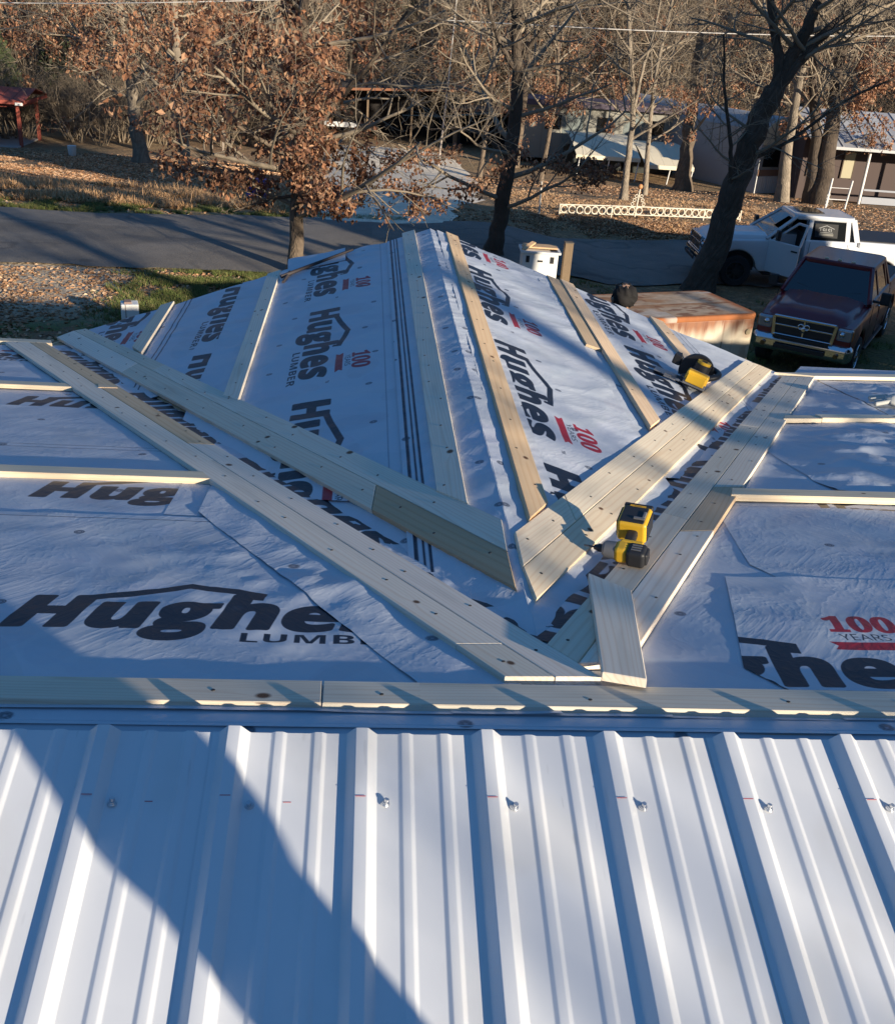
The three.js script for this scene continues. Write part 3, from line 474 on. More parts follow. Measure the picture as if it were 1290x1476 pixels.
{ // things at the edge of the picture on the battened roof
  const gl = new THREE.SphereGeometry(0.06, 18, 12); const pos = gl.attributes.position; for (let i = 0; i < pos.count; i++) { const a = noise(pos.getX(i) * 40 + 7, pos.getZ(i) * 40); pos.setXYZ(i, pos.getX(i) * 1.6 * (0.8 + 0.4 * a), pos.getY(i) * 0.5, pos.getZ(i) * (0.8 + 0.5 * a)); }
  gl.computeVertexNormals(); const q = P3('F', 2.70, 3.56, 0.05); gl.rotateY(0.5); gl.translate(q.x, q.y, q.z);
  const t = thing('work_glove', 'pale work glove lying between the two farthest battens', 'glove');
  mesh('palm', gl, std([0.5, 0.5, 0.46], 0.9), t);
  const fs = []; for (let i = 0; i < 4; i++) { const a = V(q.x - 0.05, q.y + 0.005, q.z - 0.04 + i * 0.026), b = V(q.x - 0.13 - 0.012 * (i % 2), q.y - 0.012, q.z - 0.055 + i * 0.034); const f = new THREE.CapsuleGeometry(0.012, a.distanceTo(b), 3, 8); fs.push(orient(f, a, b)); } mesh('fingers', fs, std([0.5, 0.5, 0.46], 0.9), t);
}

// ---------------------------------------------------------------- people (bodies from joined capsules)
function sdfMesh(bones, res, k = 0.02) { // bones: [x,y,z,r, x,y,z,r]
  const lo = [1e9, 1e9, 1e9], hi = [-1e9, -1e9, -1e9];
  for (const b of bones) for (let i = 0; i < 3; i++) { lo[i] = Math.min(lo[i], b[i] - b[3], b[i + 4] - b[7]); hi[i] = Math.max(hi[i], b[i] + b[3], b[i + 4] + b[7]); }
  const c = lo.map((l, i) => (l + hi[i]) / 2), half = Math.max(...lo.map((l, i) => hi[i] - l)) / 2 * 1.08;
  const mc = new MarchingCubes(res, new THREE.MeshBasicMaterial(), false, false, 160000), h = res / 2; mc.isolation = 0;
  for (let z = 0; z < res; z++) for (let y = 0; y < res; y++) for (let x = 0; x < res; x++) {
    const p = [c[0] + (x - h) / h * half, c[1] + (y - h) / h * half, c[2] + (z - h) / h * half]; let d = 1;
    if (p[0] > lo[0] - 0.03 && p[0] < hi[0] + 0.03 && p[1] > lo[1] - 0.03 && p[1] < hi[1] + 0.03 && p[2] > lo[2] - 0.03 && p[2] < hi[2] + 0.03) for (const b of bones) {
      const ax = p[0] - b[0], ay = p[1] - b[1], az = p[2] - b[2], bx = b[4] - b[0], by = b[5] - b[1], bz = b[6] - b[2];
      const t = clamp((ax * bx + ay * by + az * bz) / (bx * bx + by * by + bz * bz + 1e-9)), e = Math.hypot(ax - bx * t, ay - by * t, az - bz * t) - mix(b[3], b[7], t);
      const q = Math.max(k - Math.abs(d - e), 0) / k; d = Math.min(d, e) - q * q * k * 0.25;
    }
    mc.field[x + y * res + z * res * res] = -d;
  }
  mc.update(); const n = mc.count, P = mc.positionArray.slice(0, n * 3), N = mc.normalArray.slice(0, n * 3);
  for (let i = 0; i < n; i++) for (let j = 0; j < 3; j++) P[i * 3 + j] = c[j] + P[i * 3 + j] * half;
  const g = new THREE.BufferGeometry(); g.setAttribute('position', new THREE.BufferAttribute(P, 3)); let m = mergeVertices(g, 1e-5); m.computeVertexNormals(); return m;
}
function person(label, pos, turn, o) {
  const g = thing('person', label, 'person', pos, turn), S = [], add = (list, a, ra, b, rb) => list.push([...a, ra, ...b, rb]);
  const skinB = [], shirt = [], legs = [], boots = [];
  // local: y up, facing -z
  const hipY = 0.93, shY = 1.44, reach = o.arms ?? 0;
  add(shirt, [-0.09, 1.0, 0], 0.115, [0.09, 1.0, 0], 0.115); add(shirt, [0, 1.0, 0], 0.12, [0, 1.22, 0.01], 0.135); add(shirt, [-0.10, 1.33, 0.01], 0.115, [0.10, 1.33, 0.01], 0.115); add(shirt, [-0.17, 1.42, 0], 0.065, [0.17, 1.42, 0], 0.065);
  add(skinB, [0, 1.42, 0], 0.055, [0, 1.54, -0.015], 0.052); add(skinB, [0, 1.62, -0.02], 0.075, [0, 1.68, -0.01], 0.088); add(skinB, [0, 1.575, -0.06], 0.04, [0, 1.6, -0.075], 0.045); add(skinB, [0, 1.615, -0.105], 0.012, [0, 1.635, -0.098], 0.010);
  add(skinB, [-0.088, 1.625, -0.005], 0.014, [-0.09, 1.645, 0.0], 0.018); add(skinB, [0.088, 1.625, -0.005], 0.014, [0.09, 1.645, 0.0], 0.018);
  for (const s of [-1, 1]) {
    const el = [s * 0.26, 1.15 + reach * 0.12, 0.01 - reach * 0.16], wr = [s * (0.27 - reach * 0.06), 0.93 + reach * 0.38, (reach ? -0.10 : 0.0) - reach * 0.32];
    add(shirt, [s * 0.19, 1.41, 0], 0.062, el, 0.05); add(shirt, el, 0.05, wr, 0.036);
    const d = [wr[0], wr[1] - 0.07 * (1 - reach) + 0.03 * reach, wr[2] - 0.03 - 0.05 * reach]; add(skinB, wr, 0.028, d, 0.038);
    for (let f = 0; f < 4; f++) { const a = [d[0] + (f - 1.5) * 0.018 * (reach ? 1 : 0.3), d[1] - 0.02, d[2] + (f - 1.5) * 0.018 * (reach ? 0 : 1)], b = [a[0] - s * 0.005, a[1] - 0.04 - 0.008 * (f % 3), a[2] - 0.015], c2 = [b[0] - s * 0.02, b[1] - 0.025, b[2]]; add(skinB, a, 0.010, b, 0.009); add(skinB, b, 0.009, c2, 0.008); }
    add(skinB, [d[0] - s * 0.02, d[1] + 0.015, d[2] - 0.025], 0.011, [d[0] - s * 0.03, d[1] - 0.03, d[2] - 0.05], 0.009);
    const hip = [s * 0.085, hipY, 0], kn = [s * (0.085 + (o.spread ?? 0.02)), 0.50, -0.03], an = [s * (0.085 + 2 * (o.spread ?? 0.02)), 0.10, 0.02];
    add(legs, hip, 0.105, kn, 0.07); add(legs, kn, 0.068, an, 0.058); add(boots, [an[0], 0.09, 0.02], 0.055, [an[0], 0.06, 0.03], 0.05); add(boots, [an[0], 0.045, 0.04], 0.045, [an[0], 0.038, -0.14], 0.038);
  }
  mesh('body', sdfMesh(skinB, 150, 0.012), std([0.36, 0.22, 0.15], 0.55), g);
  mesh('jacket', sdfMesh(shirt, 76, 0.05), std(o.top, 0.9), g); mesh('trousers', sdfMesh(legs, 76, 0.04), std(o.legs, 0.9), g); mesh('boots', sdfMesh(boots, 56, 0.02), std([0.06, 0.045, 0.03], 0.7), g);
  const hair = new THREE.SphereGeometry(0.102, 28, 20); const hp = hair.attributes.position;
  for (let i = 0; i < hp.count; i++) { let x = hp.getX(i), y = hp.getY(i), z = hp.getZ(i); const q = (1 + 0.20 * (noise(x * 45 + 3, y * 38 + z * 45) - 0.45) + 0.16 * (noise(x * 130 + 9, y * 70 + z * 130) - 0.5)) * (y < -0.03 ? 1 + (y + 0.03) * 1.6 : 1); if (z < -0.02 && y < 0.045) { z = -0.02 + (z + 0.02) * 0.3; } hp.setXYZ(i, x * q * 0.98, y * q, z * q); }
  hair.computeVertexNormals(); hair.translate(0, 1.668, 0.006); mesh('hair', hair, std(o.hair, 0.85), g);
  if (!o.hood) { for (const s of [-1, 1]) mesh('eye', new THREE.SphereGeometry(0.011, 10, 8).translate(s * 0.032, 1.64, -0.094), std([0.05, 0.04, 0.035], 0.3), g); }
  return g;
}
person('person behind the gable, only the dark haired head shows above its edge', [1.83, 1.9, -6.35], 0.2, { top: [0.03, 0.03, 0.035], legs: [0.04, 0.05, 0.08], hair: [0.006, 0.005, 0.005], arms: 1 });
{
  const l = thing('step_ladder', 'aluminium step ladder under the person behind the gable', 'ladder', [1.83, 0, -6.5]);
  for (const s of [-1, 1]) { mesh('rail', bar(V(s * 0.30, 0, 0.0), V(s * 0.2, 1.98, 0.22), 0.06, 0.025, V(1, 0, 0)), STEELG, l); mesh('leg', bar(V(s * 0.28, 0, 0.95), V(s * 0.2, 1.9, 0.26), 0.04, 0.02, V(1, 0, 0)), STEELG, l); }
  for (let i = 1; i < 7; i++) mesh('step', box(0.56 - 0.025 * i, 0.025, 0.09, 0, 0.28 * i, 0.03 * i), STEELG, l); mesh('top_step', box(0.44, 0.03, 0.34, 0, 1.885, 0.15, 0.01), std([0.6, 0.3, 0.03], 0.6), l);
}
person('person in work clothes standing on the steel beside the camera, seen by the shadow', [1.05, P3('N', 0, 1.98 / Math.cos(AL)).y, 1.98], -0.86, { top: [0.10, 0.11, 0.13], legs: [0.06, 0.08, 0.13], hair: [0.03, 0.02, 0.015], spread: 0.008 });
// ---------------------------------------------------------------- ground, road, drive
const terr0 = (z) => z > -29 ? 0 : z > -53.5 ? -2.2 * (-29 - z) / 24.5 : z > -78 ? -2.2 : -2.2 + Math.min(60, -78 - z) * 0.2 + Math.max(0, -138 - z) * 0.05;
const dip = (x, z) => -0.76 * sstep(2.5, 7.5, x) * sstep(-11, -15, z) * (1 - sstep(-29.5, -33.5, z)); // the yard falls away towards the pickups
const terrY = (x, z) => terr0(z) + dip(x, z) + (z < -30 || z > -20 ? 0.05 * (fbm(x * 0.5, z * 0.5, 3) - 0.5) : 0);
const piece = (pts) => (x) => { for (let i = 0; i + 1 < pts.length; i++) if (x <= pts[i + 1][0]) { const [a, b] = pts[i], [c, d] = pts[i + 1]; return mix(b, d, sstep(0, 1, clamp((x - a) / (c - a)))); } return pts[pts.length - 1][1]; };
const roadNear = piece([[-70, -20.2], [-8, -20.8], [0, -21.2], [2.6, -22.0], [5.6, -24.4], [8.8, -25.6], [80, -26.4]]), roadFar = piece([[-70, -26], [-9, -26.6], [0, -27.8], [2, -28.2], [4.6, -29.4], [6.9, -30.7], [10.3, -31], [80, -31.6]]);
function patchGrid(x0, x1, z0, z1, nx, nz, h = 0, yf = terrY) {
  const pos = [], uv = [], idx = [];
  for (let j = 0; j <= nz; j++) for (let i = 0; i <= nx; i++) { const x = mix(x0, x1, i / nx), z = mix(z0, z1, j / nz); pos.push(x, yf(x, z) + h, z); uv.push(x, -z); }
  for (let j = 0; j < nz; j++) for (let i = 0; i < nx; i++) { const a = j * (nx + 1) + i; idx.push(a, a + 1, a + nx + 1, a + 1, a + nx + 2, a + nx + 1); }
  const g = new THREE.BufferGeometry(); g.setAttribute('position', new THREE.Float32BufferAttribute(pos, 3)); g.setAttribute('uv', new THREE.Float32BufferAttribute(uv, 2)); g.setIndex(idx); g.computeVertexNormals();
  const n = g.attributes.normal; if (n.getY(0) < 0) { for (let k = 0; k < idx.length; k += 3) { const t = idx[k + 1]; idx[k + 1] = idx[k + 2]; idx[k + 2] = t; } g.setIndex(idx); g.computeVertexNormals(); }
  return g;
}
const mixc = (a, b, t) => [mix(a[0], b[0], t), mix(a[1], b[1], t), mix(a[2], b[2], t)];
const LEAF = [0.235, 0.125, 0.062], LEAF2 = [0.34, 0.20, 0.11], STRAW = [0.30, 0.225, 0.115], GRN = [0.085, 0.105, 0.028], DIRT = [0.115, 0.085, 0.055], SAND = [0.42, 0.34, 0.25], DARKL = [0.07, 0.045, 0.028];
function groundColor(x, z) {
  const n1 = fbm(x * 0.35, z * 0.35, 4), n2 = fbm(x * 1.7 + 9, z * 1.7, 4), n3 = fbm(x * 7, z * 7 + 3, 3), sp = fbm(x * 19 + 5, z * 19, 2);
  let green = 0, sand = 0, straw = 0, leaf = 0.55;
  if (z > -21.5) { green = sstep(0.42, 0.62, n2 + 0.25 * Math.exp(-(((x + 1.5) / 3.5) ** 2)) * sstep(-17, -19, z) ); sand = sstep(-3.4, -6.0, x + 2 * (n1 - 0.5)) * sstep(-16.2, -18.2, z) * 1.1; leaf = 0.75; if (x > 2) { green = Math.max(green, 0.6); leaf = 0.3; } }
  else if (z > -29.3) { green = sstep(0.45, 0.6, n2 + 0.1) * (x < 1 ? 0.8 : 0.15); leaf = x > 3 ? 0.95 : 0.4; straw = x < -2 ? 0.5 : 0.1; }
  else if (z > -34) { straw = x < -4 ? 0.75 : 0.35; leaf = x > 4 ? 0.55 : 0.5; green = 0.12 * sstep(0.5, 0.7, n2); }
  else { leaf = 0.75; straw = 0.3; green = 0.1 * sstep(0.55, 0.7, n1); }
  let c = mixc(DIRT, LEAF, clamp(leaf * 1.4 * n2 + 0.25)); c = mixc(c, LEAF2, sstep(0.5, 0.75, n3) * leaf); c = mixc(c, STRAW, clamp(straw * (0.4 + n1)));
  c = mixc(c, GRN, clamp(green)); c = mixc(c, SAND, clamp(sand * (0.5 + n2))); c = mixc(c, DARKL, 0.6 * sstep(0.55, 0.75, sp)); const k = 0.8 + 0.45 * sp; return [c[0] * k * 1.25, c[1] * k * 1.25, c[2] * k * 1.2];
}
const GX0 = -26, GX1 = 30, GZ0 = -62, GZ1 = -12;
const groundMap = dataTex(2048, 2048, (u, v) => groundColor(mix(GX0, GX1, u), -mix(-GZ1, -GZ0, v)));
groundMap.wrapS = groundMap.wrapT = THREE.MirroredRepeatWrapping; groundMap.repeat.set(1 / (GX1 - GX0), 1 / (GZ1 - GZ0)); groundMap.offset.set(-GX0 / (GX1 - GX0), GZ1 / (GZ1 - GZ0));
const grainBump = dataTex(512, 512, (u, v) => { const a = u * 6.2832, b = v * 6.2832; return fbm(6 + Math.cos(a) * 5 + Math.sin(b) * 4, 9 + Math.sin(a) * 5 - Math.cos(b) * 4, 5); }, false);
const gb = grainBump.clone(); gb.repeat.set(0.6, 0.6); gb.needsUpdate = true;
const groundMat = std(0xffffff, 1, { map: groundMap, bumpMap: gb, bumpScale: 0.05 });
struct(mesh('ground', [patchGrid(-90, 110, -150, 60, 130, 170), patchGrid(-400, 420, -420, -149.9, 40, 20, -0.02)], groundMat));
const asphalt = (() => { const m = dataTex(1024, 512, (u, v) => { const n = fbm(u * 60, v * 30, 3), f = hash2(Math.floor(u * 1024), Math.floor(v * 512)), w = fbm(u * 9 + 4, v * 5, 3); const cr = 1 - 0.32 * (1 - sstep(0.0, 0.035, Math.abs(fbm(u * 7 + 3, v * 4, 4) - 0.5))) * sstep(0.4, 0.6, fbm(u * 3, v * 2 + 7, 2)), pt = sstep(0.55, 0.58, fbm(u * 4 + 20, v * 2.5, 2)) * 0.18, t = 0.155 * (0.75 + 0.3 * n + 0.25 * f) * (0.80 + 0.45 * w) * cr * (1 - pt); return [t * 1.12, t, t * 0.86]; }); m.repeat.set(1 / 16, 1 / 8); const b = grainBump.clone(); b.repeat.set(1.5, 1.5); b.needsUpdate = true; return std(0xffffff, 0.85, { map: m, bumpMap: b, bumpScale: 0.008 }); })();
{
  const pos = [], uv = [], idx = [], nx = 420, nz = 12, X0 = -70, X1 = 80;
  for (let j = 0; j <= nz; j++) for (let i = 0; i <= nx; i++) { const x = mix(X0, X1, i / nx), w = 0.5 * (fbm(x * 0.9, 3, 4) - 0.5) + 0.25 * (noise(x * 4.1, 8) - 0.5), za = roadNear(x) + w, zb = roadFar(x) + 0.6 * (fbm(x * 0.8, 9, 4) - 0.5), z = mix(za, zb, j / nz); pos.push(x, terrY(x, z) + 0.045 + 0.04 * Math.sin(Math.PI * j / nz), z); uv.push(x, -z); }
  for (let j = 0; j < nz; j++) for (let i = 0; i < nx; i++) { const a = j * (nx + 1) + i; idx.push(a, a + 1, a + nx + 1, a + 1, a + nx + 2, a + nx + 1); }
  const g = new THREE.BufferGeometry(); g.setAttribute('position', new THREE.Float32BufferAttribute(pos, 3)); g.setAttribute('uv', new THREE.Float32BufferAttribute(uv, 2)); g.setIndex(idx); g.computeVertexNormals();
  struct(mesh('road', g, asphalt));
  const dr0 = [[-1.7, 2.4, -27.0], [-1.6, 2.4, -28.4], [-1.36, 2.36, -30.1], [-1.3, 2.6, -32.6], [-1.5, 4.0, -37], [-1.8, 4.6, -44], [-2.1, 5.0, -52], [-2.4, 5.2, -58], [-2.2, 4.4, -61], [-1, 3, -63]], dr = [], p2 = [], u2 = [], i2 = []; for (let k = 0; k + 1 < dr0.length; k++) for (let q = 0; q < 6; q++) dr.push(dr0[k].map((e, m) => mix(e, dr0[k + 1][m], q / 6)));
  dr.forEach(([a, b, z], j) => { for (let i = 0; i <= 10; i++) { const ed = i === 0 || i === 10 ? 0.7 * (noise(z * 0.7 + i * 9, 4) - 0.5) : 0, x = mix(a, b, i / 10) + ed; p2.push(x, terrY(x, z) + (i === 0 || i === 10 ? 0.01 : 0.05), z); u2.push(x / 5, -z / 5); } if (j) for (let i = 0; i < 10; i++) { const k = (j - 1) * 11 + i; i2.push(k, k + 1, k + 11, k + 1, k + 12, k + 11); } });
  const d = new THREE.BufferGeometry(); d.setAttribute('position', new THREE.Float32BufferAttribute(p2, 3)); d.setAttribute('uv', new THREE.Float32BufferAttribute(u2, 2)); d.setIndex(i2); d.computeVertexNormals();
  const gm = dataTex(512, 512, (u, v) => { const n = fbm(u * 20, v * 20, 4), s = hash2(Math.floor(u * 512), Math.floor(v * 512)), k = 0.92 * (0.68 + 0.4 * n) * (0.8 + 0.4 * s); return [k, k * 0.86, k * 0.66]; });
  struct(mesh('gravel_drive', d, std(0xffffff, 1, { map: gm, bumpMap: gb, bumpScale: 0.02, side: THREE.DoubleSide })));
}

// ---------------------------------------------------------------- trees
class Wood { constructor() { this.p = []; this.n = []; this.u = []; this.i = []; }
  tube(pts, r0, r1, sides, flare = 0) {
    const n = pts.length, base = this.p.length / 3; let N = null, len = 0;
    for (let k = 0; k < n; k++) {
      const T = (k < n - 1 ? pts[k + 1].clone().sub(pts[Math.max(0, k - 1)]) : pts[k].clone().sub(pts[k - 1])).normalize();
      if (!N) { N = Math.abs(T.y) > 0.9 ? V(1, 0, 0) : V(0, 1, 0); } N = N.clone().addScaledVector(T, -N.dot(T)).normalize(); const B = T.clone().cross(N);
      if (k) len += pts[k].distanceTo(pts[k - 1]);
      const t = k / (n - 1), r = mix(r0, r1, t) * (1 + flare * Math.exp(-t * n * 0.9));
      for (let s = 0; s <= sides; s++) { const a = s / sides * 6.2832, lump = sides > 6 ? 1 + 0.14 * (noise(s % sides * 1.3 + r0 * 91, len * 1.7) - 0.5) : 1, d = N.clone().multiplyScalar(Math.cos(a)).addScaledVector(B, Math.sin(a)); this.p.push(pts[k].x + d.x * r * lump, pts[k].y + d.y * r * lump, pts[k].z + d.z * r * lump); this.n.push(d.x, d.y, d.z); this.u.push(s / sides * Math.max(0.25, r0 * 6), len); }
    }
    for (let k = 0; k < n - 1; k++) for (let s = 0; s < sides; s++) { const a = base + k * (sides + 1) + s, b = a + sides + 1; this.i.push(a, a + 1, b, a + 1, b + 1, b); }
  }
  geo() { const g = new THREE.BufferGeometry(); g.setAttribute('position', new THREE.Float32BufferAttribute(this.p, 3)); g.setAttribute('normal', new THREE.Float32BufferAttribute(this.n, 3)); g.setAttribute('uv', new THREE.Float32BufferAttribute(this.u, 2)); g.setIndex(this.i); return g; }
}
const barkTex = dataTex(256, 512, (u, v) => { const a = u * 6.2832, r = 1 - Math.abs(2 * fbm(Math.cos(a) * 2.6 + 5, v * 5 + Math.sin(a) * 2.6, 4) - 1), q = fbm(Math.cos(a) * 1.2 + 9, v * 7, 3), k = 0.55 + 0.6 * (1 - r * r) * q + 0.25 * q; return [k, k * 0.97, k * 0.93]; });
const barkBump = dataTex(256, 512, (u, v) => { const a = u * 6.2832; return 1 - Math.pow(1 - Math.abs(2 * fbm(Math.cos(a) * 3.5 + 5, v * 7 + Math.sin(a) * 3.5, 3) - 1), 2); }, false);
const bark = (c, s = 0.02) => std(c, 0.95, { map: barkTex, bumpMap: barkBump, bumpScale: s });
const BARK = { oak: bark([0.20, 0.155, 0.115]), dark: bark([0.115, 0.09, 0.07]), pale: bark([0.33, 0.28, 0.22]), twig: std([0.27, 0.22, 0.16], 0.95) };
function growBranches(w, tips, start, dir, L, r, level, R, o) {
  const n = level > 2 ? 3 : level > 0 ? 5 : 6, pts = [start.clone()]; let d = dir.clone(), p = start.clone();
  const wig = o.wig ?? 0.32;
  for (let k = 1; k <= n; k++) { d.add(V((R() - 0.5) * wig, (R() - 0.5) * wig + (o.lift ?? 0.05), (R() - 0.5) * wig)).normalize(); p = p.clone().addScaledVector(d, L / n); pts.push(p); }
  w.tube(pts, r, Math.max(0.0025, r * 0.32), level === 0 ? 7 : level === 1 ? 5 : 3);
  if (level >= o.levels) { tips.push([pts[n], d.clone()], [pts[Math.max(1, n - 1)], d.clone()]); return; }
  const kids = o.kids[level];
  for (let k = 0; k < kids; k++) {
    const t = 0.22 + 0.78 * (k + R()) / kids, f = t * n, i = Math.min(n - 1, Math.floor(f)), q = pts[i].clone().lerp(pts[i + 1], f - i), T = pts[i + 1].clone().sub(pts[i]).normalize();
    const side = V(R() - 0.5, R() - 0.5, R() - 0.5).normalize(); side.addScaledVector(T, -side.dot(T)).normalize(); const a = 0.55 + 0.6 * R();
    const nd = T.multiplyScalar(Math.cos(a)).addScaledVector(side, Math.sin(a)).normalize();
    growBranches(w, tips, q, nd, L * (0.42 + 0.28 * R()) * (1.15 - 0.45 * t), Math.max(0.003, r * (0.5 - 0.15 * t)), level + 1, R, o);
  }
  tips.push([pts[n], d.clone()]);
}
function leafGeo(tips, n, size, seed, filter) { // many small curled leaves in clumps at twig ends, tone varies from leaf to leaf
  const R = rng(seed), pos = [], col = [], uv = [], all = filter ? tips.filter(filter) : tips; if (!all.length) return null; const use = []; for (let k = 0; k < Math.max(12, n / 26); k++) use.push(all[Math.floor(R() * all.length)]);
  for (let k = 0; k < n; k++) {
    const [p, d] = use[Math.floor(R() * use.length)], s = size * (0.6 + 0.8 * R()), o = p.clone().add(V((R() - 0.5), (R() - 0.5), (R() - 0.5)).multiplyScalar(size * (2.4 + 2.4 * R())));
    const a = V(R() - 0.5, R() - 0.9, R() - 0.5).normalize(), b = V(R() - 0.5, R() - 0.5, R() - 0.5).cross(a).normalize(), c = a.clone().cross(b);
    const A = o, T = o.clone().addScaledVector(a, s), Lf = o.clone().addScaledVector(a, s * 0.5).addScaledVector(b, s * 0.33).addScaledVector(c, s * 0.2), Rt = o.clone().addScaledVector(a, s * 0.5).addScaledVector(b, -s * 0.33).addScaledVector(c, s * 0.2);
    for (const q of [A, Lf, T, A, T, Rt]) { pos.push(q.x, q.y, q.z); uv.push(0, 0); }
    const h = R(), t = 0.65 + 0.7 * R(), C = h < 0.5 ? [0.32, 0.145, 0.07] : h < 0.75 ? [0.47, 0.27, 0.15] : [0.17, 0.075, 0.04];
    for (let j = 0; j < 6; j++) col.push(C[0] * t, C[1] * t, C[2] * t);
  }
  const g = new THREE.BufferGeometry(); g.setAttribute('position', new THREE.Float32BufferAttribute(pos, 3)); g.setAttribute('uv', new THREE.Float32BufferAttribute(uv, 2)); g.setAttribute('color', new THREE.Float32BufferAttribute(col, 3)); g.computeVertexNormals(); return g;
}
const leafMat = phys(0xffffff, 0.85, { vertexColors: true, side: THREE.DoubleSide, transmission: 0.3, thickness: 0 });
function smoothLine(pts, n) { return new THREE.CatmullRomCurve3(pts.map((p) => V(...p)), false, 'centripetal').getPoints(n); }
// a tree of its own: lines = [[points, r0, r1, first fraction that bears branches, number]], plus leaves
function tree(name, label, o, group) {
  const R = rng(o.seed), base = o.lines[0][0][0], t = thing(name, label, 'tree', base, 0, group), off = V(...base);
  const trunk = new Wood(), limbs = new Wood(), tips = [];
  for (const [pts0, r0, r1, f0, num, len] of o.lines) {
    const pts = smoothLine(pts0, pts0.length * 4).map((p) => p.sub(off)); pts.forEach((p, i) => { if (i && i < pts.length - 1) p.add(V((R() - 0.5) * r0 * 0.35, 0, (R() - 0.5) * r0 * 0.35)); });
    trunk.tube(pts, r0, r1, 12, pts0 === o.lines[0][0] ? 0.5 : 0.1);
    const n = pts.length - 1; tips.push([pts[n], V(0, 1, 0)]);
    for (let k = 0; k < num; k++) {
      const f = mix(f0, 0.99, (k + R() * 0.9) / num), i = Math.min(n - 1, Math.floor(f * n)), q = pts[i].clone().lerp(pts[i + 1], f * n - i), az = k * 2.4 + R() * 1.4, e = (o.elev ?? 0.35) + 0.5 * R(), rr = mix(r0, r1, f);
      const L = (len ?? 3) * (0.6 + 0.7 * R()) * (1.15 - 0.55 * f); growBranches(limbs, tips, q, V(Math.cos(az) * Math.cos(e), Math.sin(e), Math.sin(az) * Math.cos(e)), L, Math.min(rr * 0.55, 0.02 + L * 0.014), 0, R, { levels: o.levels ?? 3, kids: o.kids ?? [6, 5, 4], wig: o.wig, lift: o.lift });
    }
  }
  mesh('trunk', trunk.geo(), o.bark ?? BARK.oak, t); mesh('branches', limbs.geo(), o.limb ?? BARK.twig, t);
  if (o.leaves) { const g = leafGeo(tips, o.leaves, o.leafSize ?? 0.1, o.seed + 5, o.filter); if (g) { const m = mesh('crown', g, leafMat, t); m.userData.kind = 'stuff'; } }
  return t;
}
const bt = (z, x) => terrY(x, z) - 0.05;
tree('oak_tree', 'oak with russet leaves and a pale trunk close behind the gable', { seed: 3, lines: [[[[-1.71, -0.05, -21.3], [-1.67, 1.13, -21.3], [-1.64, 2.28, -21.25], [-1.61, 3.52, -21.3], [-1.54, 5.4, -21.3], [-1.4, 8.0, -21.5], [-1.3, 10.5, -21.4]], 0.165, 0.05, 0.16, 20, 3.2], [[[-1.63, 2.2, -21.3], [-2.15, 2.6, -21.5], [-2.79, 2.95, -21.3], [-3.5, 3.6, -21.2]], 0.07, 0.025, 0.3, 5, 1.8], [[[-1.63, 2.7, -21.3], [-0.66, 3.85, -21.2], [-0.11, 4.5, -21.0], [0.5, 5.4, -20.8]], 0.075, 0.025, 0.3, 6, 2.0], [[[-1.62, 1.6, -21.3], [-0.9, 1.75, -21.1], [-0.2, 1.65, -20.9]], 0.04, 0.012, 0.3, 4, 1.2], [[[-1.65, 1.7, -21.3], [-2.3, 1.55, -21.3], [-3.0, 1.3, -21.2]], 0.04, 0.012, 0.3, 4, 1.2]], leaves: 7600, leafSize: 0.12, levels: 3, kids: [5, 4, 3], lift: 0.0, elev: 0.1, filter: ([p]) => p.y < 6.5 && p.x < 1.6 && !(p.x < -0.9 && p.x > -2.1 && p.y > 0.9 && p.y < 1.9) });
tree('oak_tree', 'dark trunked oak beside the road behind the ridge, few leaves low down', { seed: 12, bark: BARK.dark, lines: [[[[3.04, -0.05, -24.4], [3.16, 0.99, -24.4], [3.22, 2.15, -24.4], [3.32, 3.42, -24.4], [3.21, 4.63, -24.4], [3.11, 5.5, -24.4], [2.9, 7.5, -24.3], [2.8, 10.5, -24.4]], 0.215, 0.07, 0.14, 18, 3.4], [[[3.3, 4.2, -24.4], [2.75, 4.9, -24.3], [2.2, 6.2, -24.2]], 0.07, 0.03, 0.3, 5, 1.6], [[[3.2, 2.4, -24.4], [2.3, 2.9, -24.6], [1.2, 2.85, -24.6]], 0.06, 0.02, 0.3, 5, 1.5], [[[3.3, 4.6, -24.4], [3.95, 5.6, -24.2], [4.2, 6.6, -24.4]], 0.06, 0.03, 0.3, 4, 1.6]], leaves: 2600, leafSize: 0.095, kids: [5, 4, 3], elev: 0.1, filter: ([p]) => p.y < 2.6 });
